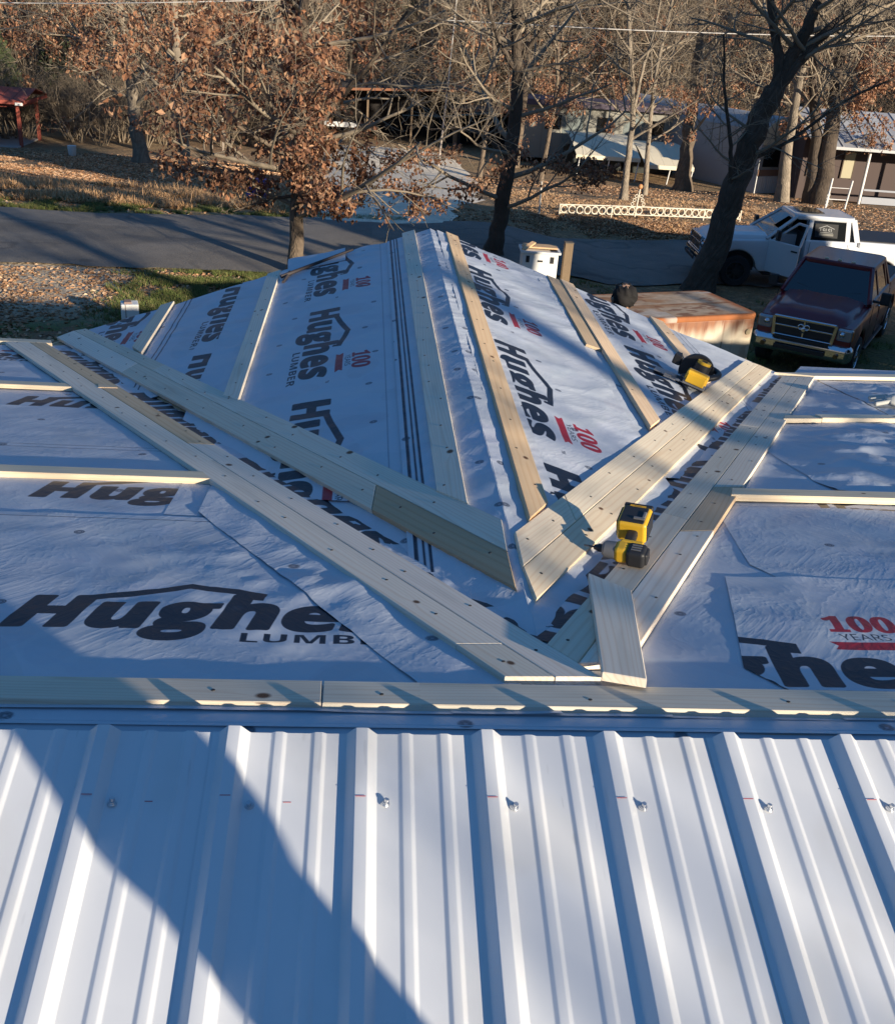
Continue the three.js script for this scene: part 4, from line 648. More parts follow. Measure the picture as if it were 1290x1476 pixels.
tree('leaning_oak', 'thick dark oak leaning over behind the rusty metal box', { seed: 21, bark: BARK.dark, lines: [[[[8.68, -0.85, -25], [9.03, 0.86, -25], [9.22, 2.26, -25], [9.43, 3.43, -25], [9.7, 4.25, -25]], 0.35, 0.26, 0.5, 3, 2.4], [[[9.68, 4.0, -25], [9.68, 4.88, -25], [9.43, 5.63, -25.1], [9.1, 6.7, -25.2], [8.9, 9, -25.2]], 0.15, 0.06, 0.2, 8, 3], [[[9.7, 4.15, -25], [9.96, 5.05, -25], [10.21, 5.83, -24.9], [10.6, 7.2, -24.8], [11.2, 10.5, -24.7]], 0.2, 0.07, 0.2, 9, 3.2], [[[9.65, 4.1, -25], [10.1, 4.9, -25], [10.49, 5.39, -25], [11.27, 6.13, -25.1], [12.6, 7.4, -25.2]], 0.19, 0.07, 0.2, 9, 3], [[[9.1, 1.7, -24.9], [8.85, 2.4, -24.7], [8.7, 3.06, -24.6], [8.34, 4.01, -24.5], [8.0, 5.4, -24.4]], 0.07, 0.025, 0.15, 8, 1.6], [[[9.25, 2.5, -25], [10.2, 3.1, -24.8], [11.4, 4.2, -24.5], [12.5, 4.8, -24.4]], 0.055, 0.02, 0.2, 7, 1.5]], kids: [5, 4, 3], elev: 0.15, limb: BARK.twig });
const P6 = 'trees across the road';
tree('oak_tree', 'pale trunked oak in the tan grass between the red shelter and the leafy oaks', { seed: 31, bark: BARK.pale, lines: [[[[-10.17, -1.7, -47.2], [-10.34, -0.04, -47.2], [-10.43, 1.37, -47.2], [-10.59, 3.28, -47.2], [-10.71, 4.86, -47.2], [-10.9, 9, -47]], 0.32, 0.1, 0.3, 16, 4.2]], leaves: 2600, leafSize: 0.15, kids: [5, 4, 3], filter: ([p]) => p.y < 6.2, elev: 0.1 }, P6);
tree('oak_tree', 'oak thick with russet leaves at the edge of the leaf litter', { seed: 32, bark: BARK.pale, lines: [[[[-7.03, -1.05, -40], [-7.15, 0.89, -40], [-7.17, 2.81, -40], [-7.28, 4.64, -40], [-7.2, 8.5, -40]], 0.24, 0.09, 0.28, 16, 3.8]], leaves: 3400, leafSize: 0.14, kids: [5, 4, 3], filter: ([p]) => p.y < 6, elev: 0.1 }, P6);
tree('young_tree', 'slender pale tree forking just behind the white ring fence', { seed: 33, bark: BARK.pale, limb: BARK.pale, lines: [[[[10.56, -1.25, -42.1], [10.51, 0.57, -42.1], [10.45, 2.3, -42.1], [10.03, 4.33, -42.1], [9.66, 6.27, -42.1], [9.4, 8.5, -42]], 0.15, 0.05, 0.28, 13, 3.2], [[[10.45, 2.2, -42.1], [10.58, 3.86, -42], [10.86, 5.62, -42], [10.84, 8, -42]], 0.08, 0.03, 0.2, 8, 2.4], [[[10.5, 1.2, -42.1], [11.6, 2.0, -41.8], [13.0, 3.0, -41.5]], 0.06, 0.02, 0.2, 6, 2]], kids: [5, 4, 3] }, P6);
tree('oak_tree', 'grey oak standing in front of the white awnings', { seed: 34, lines: [[[[16.01, -2.1, -52], [15.91, -0.04, -52], [15.81, 2.09, -52], [15.65, 3.97, -52], [15.39, 8.5, -52]], 0.40, 0.12, 0.3, 14, 4.5]], kids: [5, 4, 3] }, P6);
tree('oak_tree', 'dark double oak with a few russet leaves beside the porch', { seed: 35, bark: BARK.dark, lines: [[[[21.4, -1.8, -47.4], [21.1, 1.9, -47.4], [20.86, 3.95, -47.4], [20.5, 8.0, -47.4]], 0.42, 0.17, 0.35, 13, 3.6], [[[20.9, -1.8, -47.6], [20.6, 1.15, -47.6], [19.95, 3.26, -47.6], [19.5, 6.8, -47.5]], 0.32, 0.13, 0.3, 11, 3.6]], leaves: 2600, leafSize: 0.15, kids: [5, 4, 3], filter: ([p]) => p.x > 0 && p.y < 7.5 }, P6);
// two more in view, and the trees whose shade falls into the picture
tree('oak_tree', 'bare grey oak behind the gravel drive', { seed: 36, lines: [[[[-3.6, -1.6, -46], [-3.7, 2, -46], [-3.5, 5, -46], [-3.6, 9, -46]], 0.3, 0.1, 0.25, 15, 4]], leaves: 1700, leafSize: 0.14, kids: [5, 4, 3], filter: ([p]) => p.y < 5 }, P6);
tree('oak_tree', 'bare oak between the leafy oaks and the dark open shed', { seed: 37, lines: [[[[-5.0, -2.2, -58], [-5.2, 2, -58], [-4.9, 6, -58], [-5.1, 10, -58]], 0.34, 0.1, 0.25, 15, 4.2]], leaves: 2400, leafSize: 0.16, kids: [5, 4, 3], filter: ([p]) => p.y < 6 }, P6);
for (const [i, x, z, lab] of [[0, -13.2, -35.5, 'bare oak leaning out of the tan grass near the picture edge'], [1, 8.0, -58, 'bare grey oak behind the long low building'], [2, 19.5, -47.5, 'bare forked tree beside the mobile home'], [3, -15.5, -60, 'bare tree behind the red shelter'], [4, 12.6, -46.5, 'bare sapling in front of the white awnings'], [5, 8.2, -49.5, 'bare thin tree before the long low building'], [6, 22.6, -50, 'bare tree before the ribbed skirt of the mobile home'], [7, 5.6, -53, 'bare thin tree beside the pale mast']])
  tree('bare_tree', lab, { seed: 60 + i, bark: i % 2 ? BARK.oak : BARK.pale, lines: [[[[x, bt(z, x), z], [x + 0.3 * (i % 2 ? 1 : -1), 3, z], [x - 0.1, 6, z], [x + 0.2, 11, z]], i > 3 ? 0.11 : 0.19 + 0.04 * i, 0.04, i > 3 ? 0.14 : 0.25, i > 3 ? 18 : 14, i > 3 ? 2.8 : 3.6]], kids: [5, 4, 3], leaves: i > 3 ? 900 : 0, leafSize: 0.13, filter: ([p]) => p.y < 5 }, P6);
tree('bare_tree', 'tall bare tree outside the picture whose branches dapple the roof', { seed: 71, lines: [[[[13.5, 0, 11.5], [13.3, 4, 11.5], [13.6, 8, 11.5], [13.4, 13, 11.5]], 0.24, 0.06, 0.3, 15, 4]], kids: [6, 4, 3] });
tree('bare_tree', 'bare tree outside the picture whose trunk shades the lawn', { seed: 72, lines: [[[[11.8, 0, -7.2], [12.1, 4, -7.2], [12.3, 8, -7.2], [12.1, 12, -7.2]], 0.2, 0.06, 0.28, 24, 3.6]], kids: [5, 4, 3] });
tree('bare_tree', 'broad bare tree outside the picture that dapples the road', { seed: 74, lines: [[[[17, 0, 4.5], [17.2, 4, 4.5], [16.8, 8, 4.5], [17, 14, 4.5]], 0.3, 0.08, 0.3, 17, 4.4]], kids: [5, 4, 2] });
tree('bare_tree', 'bare tree outside the picture nearest the parked pickups', { seed: 73, lines: [[[[11.2, 0, -9.4], [11.5, 4, -9.4], [11.2, 8, -9.4], [11.4, 12, -9.4]], 0.22, 0.06, 0.3, 22, 3.4]], kids: [5, 4, 3] });
{ // cedars: trunk, crown of many small sprays
  const cedar = (x, z, H, rad0, seed, label, n, sz, y0 = 0.1) => {
    const R = rng(seed), y = bt(z, x), t = thing('cedar_tree', label, 'tree', [x, y, z]), w = new Wood(); w.tube([V(0, 0, 0), V(0.05, H * 0.5, 0), V(0, H, 0)], 0.05 * H ** 0.7, 0.02, 8, 0.4); mesh('trunk', w.geo(), BARK.oak, t);
    const pos = [], col = [], uv = [];
    for (let k = 0; k < n; k++) { const f = y0 + (1 - y0) * Math.pow(R(), 0.9), a = R() * 6.2832, e = (1 - f) ** (seed === 81 ? 0.38 : 0.75) * rad0 * (0.75 + 0.5 * noise(a * 1.6 + seed, f * 7)), r = e * Math.sqrt(0.25 + 0.75 * R()), o = V(Math.cos(a) * r, f * H, Math.sin(a) * r), s = sz * (0.6 + R());
      const d = V(Math.cos(a), R() * 1.1 - 0.2, Math.sin(a)).normalize(), b = V(R() - 0.5, R() - 0.5, R() - 0.5).cross(d).normalize(); for (const q of [o, o.clone().addScaledVector(d, s * 0.55).addScaledVector(b, s * 0.3), o.clone().addScaledVector(d, s), o, o.clone().addScaledVector(d, s), o.clone().addScaledVector(d, s * 0.55).addScaledVector(b, -s * 0.3)]) { pos.push(q.x, q.y, q.z); uv.push(0, 0); }
      const c = 0.5 + R(); for (let j = 0; j < 6; j++) col.push(0.052 * c, 0.072 * c, 0.024 * c); }
    const g = new THREE.BufferGeometry(); g.setAttribute('position', new THREE.Float32BufferAttribute(pos, 3)); g.setAttribute('uv', new THREE.Float32BufferAttribute(uv, 2)); g.setAttribute('color', new THREE.Float32BufferAttribute(col, 3)); g.computeVertexNormals(); stuff(mesh('crown', g, leafMat, t)); return t;
  };
  cedar(18.5, -11.5, 9.5, 5.2, 81, 'broad cedar outside the picture that shades the parked pickups', 34000, 0.5, 0.04);
  cedar(-22.5, -64, 6.2, 2.6, 82, 'dark green cedar rising behind the red shelter roof', 9000, 0.35);
  cedar(-18.5, -66, 4.6, 2.0, 83, 'lower dark cedar beyond the far red posts', 6000, 0.35);
}
// the wood beyond: many bare trees that read as one mass
{
  const wood0 = new THREE.Group(); wood0.name = 'woodland'; scene.add(wood0); stuff(wood0, 'bare winter woodland filling the background hillside', 'woodland');
  const R = rng(99), mats = [std([0.21, 0.165, 0.115], 0.95), std([0.13, 0.10, 0.07], 0.95), std([0.32, 0.26, 0.185], 0.95)], variants = [];
  for (let v = 0; v < 6; v++) {
    const w = new Wood(), tips = [], h = 7 + 3 * R(), tr = [V(0, -0.2, 0)]; for (let k = 1; k <= 6; k++) tr.push(V((R() - 0.5) * 0.9 + tr[k - 1].x * 0.7, h * k / 6, (R() - 0.5) * 0.9 + tr[k - 1].z * 0.7));
    w.tube(tr, 0.14, 0.03, 6, 0.3);
    for (let k = 0; k < 20; k++) { const f = 0.12 + 0.87 * k / 20, i = Math.min(5, Math.floor(f * 6)), q = tr[i].clone().lerp(tr[i + 1], f * 6 - i), az = k * 2.4 + R(), e = 0.1 + 0.7 * R(); growBranches(w, tips, q, V(Math.cos(az) * Math.cos(e), Math.sin(e), Math.sin(az) * Math.cos(e)), 2.6 * (1.1 - 0.5 * f) * (0.7 + 0.6 * R()), 0.05, 0, R, { levels: 2, kids: [7, 6], wig: 0.5 }); }
    variants.push([w.geo(), leafGeo(tips, 170 + 190 * (v % 3), 0.21, 300 + v, ([p]) => p.y < h * 0.7)]);
  }
  const spots = []; let guard = 0;
  while (spots.length < 760 && guard++ < 20000) { const f = R(), z = -62 - 105 * Math.pow(f, 1.25), hw = 30 + (-z) * 0.42, x = (R() * 2 - 1) * hw + 4; if (z > -70 && x > -3 && x < 28) continue; if (z > -66 && x < -12) continue; spots.push([x, z]); }
  variants.forEach(([g, lg], v) => {
    const own = spots.filter((_, i) => i % 6 === v), im = new THREE.InstancedMesh(g, mats[v % 3], own.length), il = new THREE.InstancedMesh(lg, leafMat, own.length), m = new THREE.Matrix4(), q = new THREE.Quaternion(); im.name = 'bare_trees'; il.name = 'dry_leaves';
    own.forEach(([x, z], i) => { const s = 0.75 + 0.6 * R(), hh = s * (0.9 + 0.4 * R()); q.setFromEuler(new THREE.Euler((R() - 0.5) * 0.12, R() * 6.28, (R() - 0.5) * 0.12)); m.compose(V(x, terr0(z) - 0.1, z), q, V(s, hh, s)); im.setMatrixAt(i, m); il.setMatrixAt(i, m); });
    im.castShadow = im.receiveShadow = il.castShadow = il.receiveShadow = true; wood0.add(im, il);
  });
  // saplings and brush at the wood's edge
  const bw = new Wood(), bt2 = []; for (let k = 0; k < 16; k++) { const a = R() * 6.28; growBranches(bw, bt2, V(Math.cos(a) * 0.2, 0, Math.sin(a) * 0.2), V(Math.cos(a) * 0.5, 0.9, Math.sin(a) * 0.5).normalize(), 1.6 + R(), 0.02, 0, R, { levels: 2, kids: [5, 4], wig: 0.4 }); }
  const bg = bw.geo(), sp2 = []; while (sp2.length < 520) { const z = -56 - 90 * R() * R(), x = (R() * 2 - 1) * (34 + -z * 0.35); if (z > -68 && x > -4 && x < 28) continue; sp2.push([x, z]); }
  const ib = new THREE.InstancedMesh(bg, mats[0], sp2.length), m = new THREE.Matrix4(), q = new THREE.Quaternion(); sp2.forEach(([x, z], i) => { const s = 0.7 + 0.9 * R(); q.setFromEuler(new THREE.Euler(0, R() * 6.28, 0)); m.compose(V(x, terr0(z), z), q, V(s, s, s)); ib.setMatrixAt(i, m); }); ib.name = 'brush'; ib.castShadow = ib.receiveShadow = true; wood0.add(ib);
}
// leaf litter, grass
function scatter(name, geo, mat, n, seed, place, label, cat) {
  const R = rng(seed), im = new THREE.InstancedMesh(geo, mat, n), m = new THREE.Matrix4(), q = new THREE.Quaternion(), c = new THREE.Color(); im.name = numbered(name);
  for (let i = 0; i < n; i++) { const [x, z, s, col, tilt, sy] = place(R); q.setFromEuler(new THREE.Euler((R() - 0.5) * tilt, R() * 6.28, (R() - 0.5) * tilt)); m.compose(V(x, terrY(x, z) + 0.005, z), q, V(s, s * (sy ?? 1), s)); im.setMatrixAt(i, m); im.setColorAt(i, c.setRGB(...col)); }
  im.castShadow = im.receiveShadow = true; scene.add(im); return stuff(im, label, cat);
}
{
  const lg = new THREE.BufferGeometry(); lg.setAttribute('position', new THREE.Float32BufferAttribute([0, 0, -0.5, 0.28, 0.12, 0, 0, 0.02, 0.5, 0, 0, -0.5, 0, 0.02, 0.5, -0.28, 0.14, 0], 3)); lg.setAttribute('uv', new THREE.Float32BufferAttribute(new Array(12).fill(0), 2)); lg.computeVertexNormals();
  const onRoad = (x, z) => z < roadNear(x) + 0.1 && z > roadFar(x) - 0.1, onDrive = (x, z) => x > -1.8 && x < 4.4 && z < -27 && z > -62;
  const tone = (R) => { const t = 0.6 + 0.7 * R(), h = R(); return h < 0.6 ? [0.38 * t, 0.21 * t, 0.11 * t] : h < 0.9 ? [0.52 * t, 0.36 * t, 0.23 * t] : [0.15 * t, 0.08 * t, 0.04 * t]; };
  scatter('fallen_leaves', lg, std(0xffffff, 0.9, { side: THREE.DoubleSide }), 42000, 47, (R) => { let x, z, k = 0; do { x = -17 + 14.5 * R(); z = -31 - 20 * R(); k++; } while (k < 10 && fbm(x * 0.5, z * 0.5 + 7, 3) < 0.4); const c = tone(R); return [x, z, 0.1 + 0.09 * R(), [c[0] * 1.35, c[1] * 1.3, c[2] * 1.25], 1.4]; }, 'thick russet leaf litter on the slope before the red shelter', 'leaf litter');
  scatter('leaf_litter', lg, std(0xffffff, 0.9, { side: THREE.DoubleSide }), 90000, 7, (R) => { let x, z, k = 0; do { const a = R(); if (a < 0.13) { x = -14 + 18 * R(); z = -14.5 - 6.5 * R(); } else if (a < 0.6) { x = 2 + 14 * R(); z = -28.3 - 4.6 * R(); } else { x = -20 + 44 * R(); z = -27 - 26 * R(); } k++; } while (k < 30 && ((onRoad(x, z) && R() < 1.02 - 0.16 * Math.exp(-Math.min(roadNear(x) - z, z - roadFar(x)) * 1.6)) || (onDrive(x, z) && R() < 0.96) || fbm(x * 0.6, z * 0.6, 3) < 0.35 + 0.3 * R() - 0.1)); return [x, z, 0.07 + 0.06 * R(), tone(R), 1.2]; }, 'dry oak leaves strewn over the verges and lawns', 'leaf litter');
  const blades = []; const Rg = rng(3); for (let k = 0; k < 7; k++) { const a = Rg() * 6.28, l = 0.6 + 0.4 * Rg(), b = new THREE.BufferGeometry(), w = 0.035, dx = Math.cos(a), dz = Math.sin(a), s = 0.15 + 0.35 * Rg(); b.setAttribute('position', new THREE.Float32BufferAttribute([dx * 0.05 - dz * w, 0, dz * 0.05 + dx * w, dx * 0.05 + dz * w, 0, dz * 0.05 - dx * w, dx * (0.05 + s), l, dz * (0.05 + s)], 3)); b.setAttribute('uv', new THREE.Float32BufferAttribute([0, 0, 1, 0, 0, 1], 2)); b.computeVertexNormals(); blades.push(b); }
  const tuft = mergeGeometries(blades), gm = std(0xffffff, 0.9, { side: THREE.DoubleSide });
  scatter('dry_grass', tuft, gm, 8000, 17, (R) => { let x, z, k = 0; do { if (R() < 0.7) { x = -17 + 14.5 * R(); z = -28 - 5.5 * R(); } else { x = 4.5 + 12 * R(); z = -31 - 12 * R(); } k++; } while (k < 20 && (onRoad(x, z) || fbm(x * 0.5 + 3, z * 0.5, 3) < 0.42)); const t = 0.6 + 0.6 * R(), tall = x < 0 ? 1 : 0.35; return [x, z, 0.35 + 0.3 * R(), [0.60 * t, 0.37 * t, 0.19 * t], 0.5, (0.3 + 0.7 * R() * R() * R()) * tall]; }, 'tall tan winter grass along the far side of the road', 'grass');
  scatter('lawn_grass', tuft, gm, 26000, 27, (R) => { let x, z, k = 0; do { if (R() < 0.75) { if (R() < 0.6) { x = -6.5 + 7.5 * R(); z = -17 - 4.2 * R(); } else { x = -8 + 20 * R(); z = -15 - 9 * R(); } } else { x = -16 + 17 * R(); z = -26.9 - 1.6 * R(); } k++; } while (k < 25 && (onRoad(x, z) || fbm(x * 1.7 + 9, z * 1.7, 4) < (x < 1 && x > -5 ? 0.42 : 0.5) || x < -5.5 + R() * 2 && z > -22)); const t = 0.5 + 0.8 * R(), y = R() < 0.25; return [x, z, 0.09 + 0.08 * R(), y ? [0.26 * t, 0.22 * t, 0.09 * t] : [0.15 * t, 0.19 * t, 0.05 * t], 0.4, 0.8]; }, 'short green and yellow lawn grass between the house and the road', 'grass');
}
// ---------------------------------------------------------------- yard things beside the house
const WHITE = phys([0.72, 0.73, 0.74], 0.35, { clearcoat: 0.6, clearcoatRoughness: 0.08 }), WPAINT = std([0.74, 0.73, 0.70], 0.6), REDP = std([0.32, 0.075, 0.05], 0.75), GLASS = phys([0.004, 0.005, 0.006], 0.06, { clearcoat: 1, clearcoatRoughness: 0.03 });
{ // rusty metal box
  const d = V(-0.947, 0, 0.322), b = V(-0.322, 0, -0.947), W2 = 2.75, D2 = 1.3, H2 = 2.0, c0 = V(5.3, 0, -12.14).addScaledVector(d, W2 / 2).addScaledVector(b, D2 / 2);
  const t = thing('metal_box', 'rusty topped cream metal storage box with rounded corners', 'metal box', [c0.x, 0, c0.z], Math.atan2(0.322, 0.947));
  const rr = (w, dd, r) => { const s = new THREE.Shape(), x = w / 2, y = dd / 2; s.moveTo(-x + r, -y); s.lineTo(x - r, -y); s.absarc(x - r, -y + r, r, -Math.PI / 2, 0); s.lineTo(x, y - r); s.absarc(x - r, y - r, r, 0, Math.PI / 2); s.lineTo(-x + r, y); s.absarc(-x + r, y - r, r, Math.PI / 2, Math.PI); s.lineTo(-x, -y + r); s.absarc(-x + r, -y + r, r, Math.PI, Math.PI * 1.5); return s; };
  const g = new THREE.ExtrudeGeometry(rr(W2 - 0.1, D2 - 0.1, 0.10), { depth: H2 - 0.13, bevelSize: 0.05, bevelThickness: 0.05, bevelSegments: 4, curveSegments: 10 }); g.rotateX(-Math.PI / 2); g.translate(0, 0.05, 0);
  { const p = g.attributes.position, u = g.attributes.uv; for (let i = 0; i < p.count; i++) u.setXY(i, (p.getX(i) + p.getZ(i)) / 3, p.getY(i) / 2); }
  const side = dataTex(1024, 1024, (u, v) => { const drip = fbm(u * 60, v * 3, 3), top = sstep(0.83, 0.95, v + 0.14 * (fbm(u * 22, v * 2, 3) - 0.5)), n = fbm(u * 8, v * 8, 4), r = clamp(top * 0.95 + sstep(0.66, 0.8, drip) * sstep(0.6, 1.0, v) * 0.4 + sstep(0.68, 0.8, n) * 0.3); return mixc(mixc([0.60, 0.54, 0.43], [0.50, 0.42, 0.30], n), mixc([0.30, 0.11, 0.04], [0.17, 0.06, 0.03], drip), r); });
  mesh('body', g, std(0xffffff, 0.6, { map: side }), t);
  const top = new THREE.ExtrudeGeometry(rr(W2 - 0.06, D2 - 0.06, 0.12), { depth: 0.025, bevelSize: 0.035, bevelThickness: 0.03, bevelSegments: 4, curveSegments: 10 }); top.rotateX(-Math.PI / 2); top.translate(0, H2 - 0.055, 0);
  { const p = top.attributes.position, u = top.attributes.uv; for (let i = 0; i < p.count; i++) u.setXY(i, p.getX(i) / 3, p.getZ(i) / 3); }
  const rust = dataTex(1024, 1024, (u, v) => { const n = fbm(u * 5, v * 16, 4), m = fbm(u * 14 + 4, v * 30, 4), e = fbm(u * 40, v * 40, 2); let c = mixc([0.34, 0.18, 0.085], [0.46, 0.34, 0.23], sstep(0.35, 0.65, n)); c = mixc(c, [0.20, 0.075, 0.03], sstep(0.5, 0.68, m) * 0.8); const ex = Math.abs(((u + 0.5) % 1) * 3 - 1.5) / 1.37, ez = Math.abs(((v + 0.5) % 1) * 3 - 1.5) / 0.65; c = mixc(c, [0.34, 0.115, 0.035], sstep(0.86, 0.98, Math.max(ex, ez) + 0.08 * (n - 0.5))); c = mixc(c, [0.5, 0.46, 0.4], sstep(0.62, 0.72, fbm(u * 4 + 9, v * 12 + 3, 3)) * 0.7); return c.map((q) => q * (0.8 + 0.4 * e)); });
  mesh('lid', top, std(0xffffff, 0.8, { map: rust }), t);
  const rv = new THREE.CylinderGeometry(0.04, 0.045, 0.02, 16); rv.rotateX(Math.PI / 2); rv.translate(W2 / 2 - 0.16, H2 - 0.25, D2 / 2 + 0.008); mesh('bolt', rv, std([0.25, 0.2, 0.12], 0.6), t);
  const seams = [-0.7, 0.1, 0.8].map((x) => box(0.006, 1.55, 0.006, x, 0.85, D2 / 2 + 0.001)); mesh('seam', seams, std([0.2, 0.15, 0.1], 0.8), t);
}
{ // white lidded box and post by the road
  const t = thing('white_bin', 'white box with a framed open lid beside a wooden post near the road', 'bin', [3.38, 0, -19.5], -0.05);
  mesh('body', [box(0.72, 1.16, 0.6, 0, 0.6, 0, 0.02)], WPAINT, t);
  for (const [x, y, w, h] of [[-0.26, 1.06, 0.07, 0.13], [0.24, 1.06, 0.07, 0.13], [0, 1.03, 0.1, 0.035]]) mesh('slot', box(w, h, 0.02, x, y, 0.303), BLK, t);
  mesh('rim', [box(0.80, 0.04, 0.05, 0, 1.2, 0.31), box(0.80, 0.04, 0.05, 0, 1.2, -0.31), box(0.05, 0.04, 0.6, -0.385, 1.2, 0), box(0.05, 0.04, 0.6, 0.385, 1.2, 0)], WPAINT, t);
  mesh('lid_board', [bar(V(-0.36, 1.235, 0.25), V(-0.12, 1.32, -0.1), 0.09, 0.03, V(1, 0, 0)), box(0.7, 0.03, 0.34, 0.02, 1.24, -0.14)], wood([0.8, 0.62, 0.45]), t);
  const p = thing('wooden_post', 'weathered square wooden post beside the white lidded box', 'post', [3.98, 0, -19.55]);
  mesh('post', box(0.17, 1.36, 0.17, 0, 0.68, 0, 0.008), WOOD.old, p); mesh('post_cap', box(0.18, 0.02, 0.18, 0, 1.37, 0), std([0.12, 0.1, 0.08], 0.9), p);
}
{
  const t = thing('utility_box', 'white square utility box on the lawn beyond the shaded gable edge', 'utility box', [-4.33, 0, -16.8], 0.25);
  mesh('body', [box(0.30, 0.42, 0.30, 0, 0.21, 0, 0.015)], std([0.85, 0.83, 0.78], 0.5), t); mesh('door_edge', box(0.012, 0.42, 0.012, -0.075, 0.215, 0.15), std([0.25, 0.2, 0.18], 0.8), t); mesh('cap', box(0.13, 0.05, 0.2, -0.03, 0.43, 0, 0.01), std([0.3, 0.2, 0.16], 0.8), t);
}
{
  const t = thing('blue_barrel', 'blue plastic barrel half hidden by russet leaves beside the road', 'barrel', [-3.46, terr0(-30.9), -30.9]);
  const pr = [[0, 0.02], [0.26, 0.02], [0.3, 0.06], [0.31, 0.2], [0.33, 0.24], [0.31, 0.28], [0.32, 0.42], [0.34, 0.45], [0.32, 0.48], [0.31, 0.6], [0.28, 0.66], [0.27, 0.68], [0.24, 0.67], [0, 0.66]].map(([a, b]) => new THREE.Vector2(a * 1.05, b));
  mesh('body', new THREE.LatheGeometry(pr, 28), std([0.01, 0.05, 0.38], 0.35), t); mesh('bung', [new THREE.CylinderGeometry(0.04, 0.04, 0.02, 12).translate(0.15, 0.675, 0), new THREE.CylinderGeometry(0.04, 0.04, 0.02, 12).translate(-0.15, 0.675, 0)], std([0.02, 0.08, 0.4], 0.4), t);
}
{ const t = thing('white_bucket', 'small white bucket on the leaf litter before the red shelter', 'bucket', [-13.73, terr0(-49.3), -49.3]); mesh('body', new THREE.LatheGeometry([[0.001, 0], [0.16, 0], [0.2, 0.44], [0.215, 0.45], [0.2, 0.46], [0.18, 0.42], [0.15, 0.03], [0.001, 0.03]].map((q) => new THREE.Vector2(...q)), 20), std([0.8, 0.8, 0.78], 0.5), t); mesh('handle', new THREE.TorusGeometry(0.2, 0.006, 6, 20, Math.PI).rotateZ(Math.PI).translate(0, 0.43, 0.03), STEELG, t); }
// ---------------------------------------------------------------- structures across the road
{ // red shelter
  const y0 = -2.25, t = thing('red_shelter', 'open shelter with red posts and a red metal roof at the picture edge', 'shelter', [-18.6, y0, -55]);
  const L = (x, y, z) => V(x + 18.6, y - y0, z + 55);
  for (const [x, z] of [[-17.4, -53.9], [-17.34, -56.8], [-21.5, -54.2], [-21.5, -57]]) mesh('post', box(0.16, 1.9, 0.16, x + 18.6, 0.95, z + 55, 0.01), REDP, t);
  const roof = []; for (let i = 0; i < 9; i++) { const a = -22.4 + i * 0.62; roof.push([a, a + 0.6]); }
  for (const [a, b] of roof) mesh('roof_sheet', bar(L((a + b) / 2, 0.02, -53.2), L((a + b) / 2, 0.45, -55.3), 0.6, 0.03, V(1, 0, 0)), REDP, t), mesh('roof_sheet', bar(L((a + b) / 2, 0.45, -55.3), L((a + b) / 2, 0.0, -57.4), 0.6, 0.03, V(1, 0, 0)), REDP, t);
  mesh('fascia', [box(5.7, 0.16, 0.05, -1.1, 2.19, 1.84), box(0.05, 0.14, 4.1, 1.72, 2.2, -0.35)], REDP, t); mesh('white_corner', box(0.35, 0.13, 0.06, 1.52, 2.14, 1.88), WPAINT, t);
  mesh('beam', [box(0.12, 0.16, 3.2, 1.25, 1.97, -0.35), box(4.6, 0.14, 0.12, -0.9, 1.97, 1.1)], REDP, t); mesh('slab', box(4.8, 0.12, 3.8, -1.2, 0.06, -0.1), std([0.42, 0.4, 0.37], 0.9), t);
  mesh('door_board', [box(0.5, 1.6, 0.06, -0.45, 0.92, 1.35), box(0.1, 1.6, 0.07, -0.15, 0.92, 1.36)], WPAINT, t);
}
{ // dark open shed
  const y0 = -2.35, t = thing('open_shed', 'long dark open shed with a rusty roof edge behind the gravel drive', 'shed', [1.3, y0, -68]);
  const dk = std([0.035, 0.03, 0.028], 0.9), rst = std([0.24, 0.10, 0.05], 0.8);
  mesh('rear_wall', box(8.6, 3.0, 0.15, 0, 1.5, -2.6), dk, t); mesh('side_wall', box(0.15, 3.0, 5.0, -4.2, 1.5, 0), dk, t); mesh('side_wall', box(0.15, 2.6, 5.0, 4.2, 1.3, 0), dk, t);
  for (let i = 0; i < 9; i++) mesh('roof_sheet', bar(V(-4.1 + i * 1.02, 3.0 + 0.05 * i - 0.02, 2.7), V(-4.1 + i * 1.02, 3.25 + 0.05 * i - 0.02, -2.8), 1.0, 0.04, V(1, 0, 0)), dk, t);
  mesh('roof_edge', bar(V(-4.6, 3.0, 2.74), V(4.6, 3.45, 2.74), 0.14, 0.06, V(0, 1, 0)), rst, t);
  for (const x of [-4, -1.5, 1.2, 4]) mesh('post', box(0.12, 3.1, 0.12, x, 1.5, 2.5), WOOD.old, t);
  const w = thing('white_trailer_rail', 'low white plank rail in front of the dark open shed', 'rail', [-1.9, -2.2, -64.4]); mesh('plank', box(2.6, 0.28, 0.08, 0, 1.0, 0), WPAINT, w); for (const x of [-1.1, 1.1]) mesh('post', box(0.1, 1.0, 0.1, x, 0.5, -0.05), WOOD.old, w);
  const s2 = thing('rusty_lean_to', 'low rusty roofed lean-to beside the dark open shed', 'lean-to', [7.4, -2.2, -66]);
  for (let i = 0; i < 5; i++) mesh('roof_sheet', box(1.0, 0.04, 3.2, -2 + i * 1.02, 2.35 - 0.01 * i, 0), rst, s2); mesh('fascia', [box(5.2, 0.12, 0.05, 0, 2.28, 1.62), box(5.2, 0.08, 0.05, 0, 2.08, 1.6)], rst, s2); for (const x of [-2.3, 0.2, 2.4]) mesh('post', box(0.12, 2.3, 0.12, x, 1.15, 1.4), WOOD.old, s2); mesh('rear_wall', box(5.1, 2.2, 0.1, 0, 1.1, -1.4), dk, s2);
}
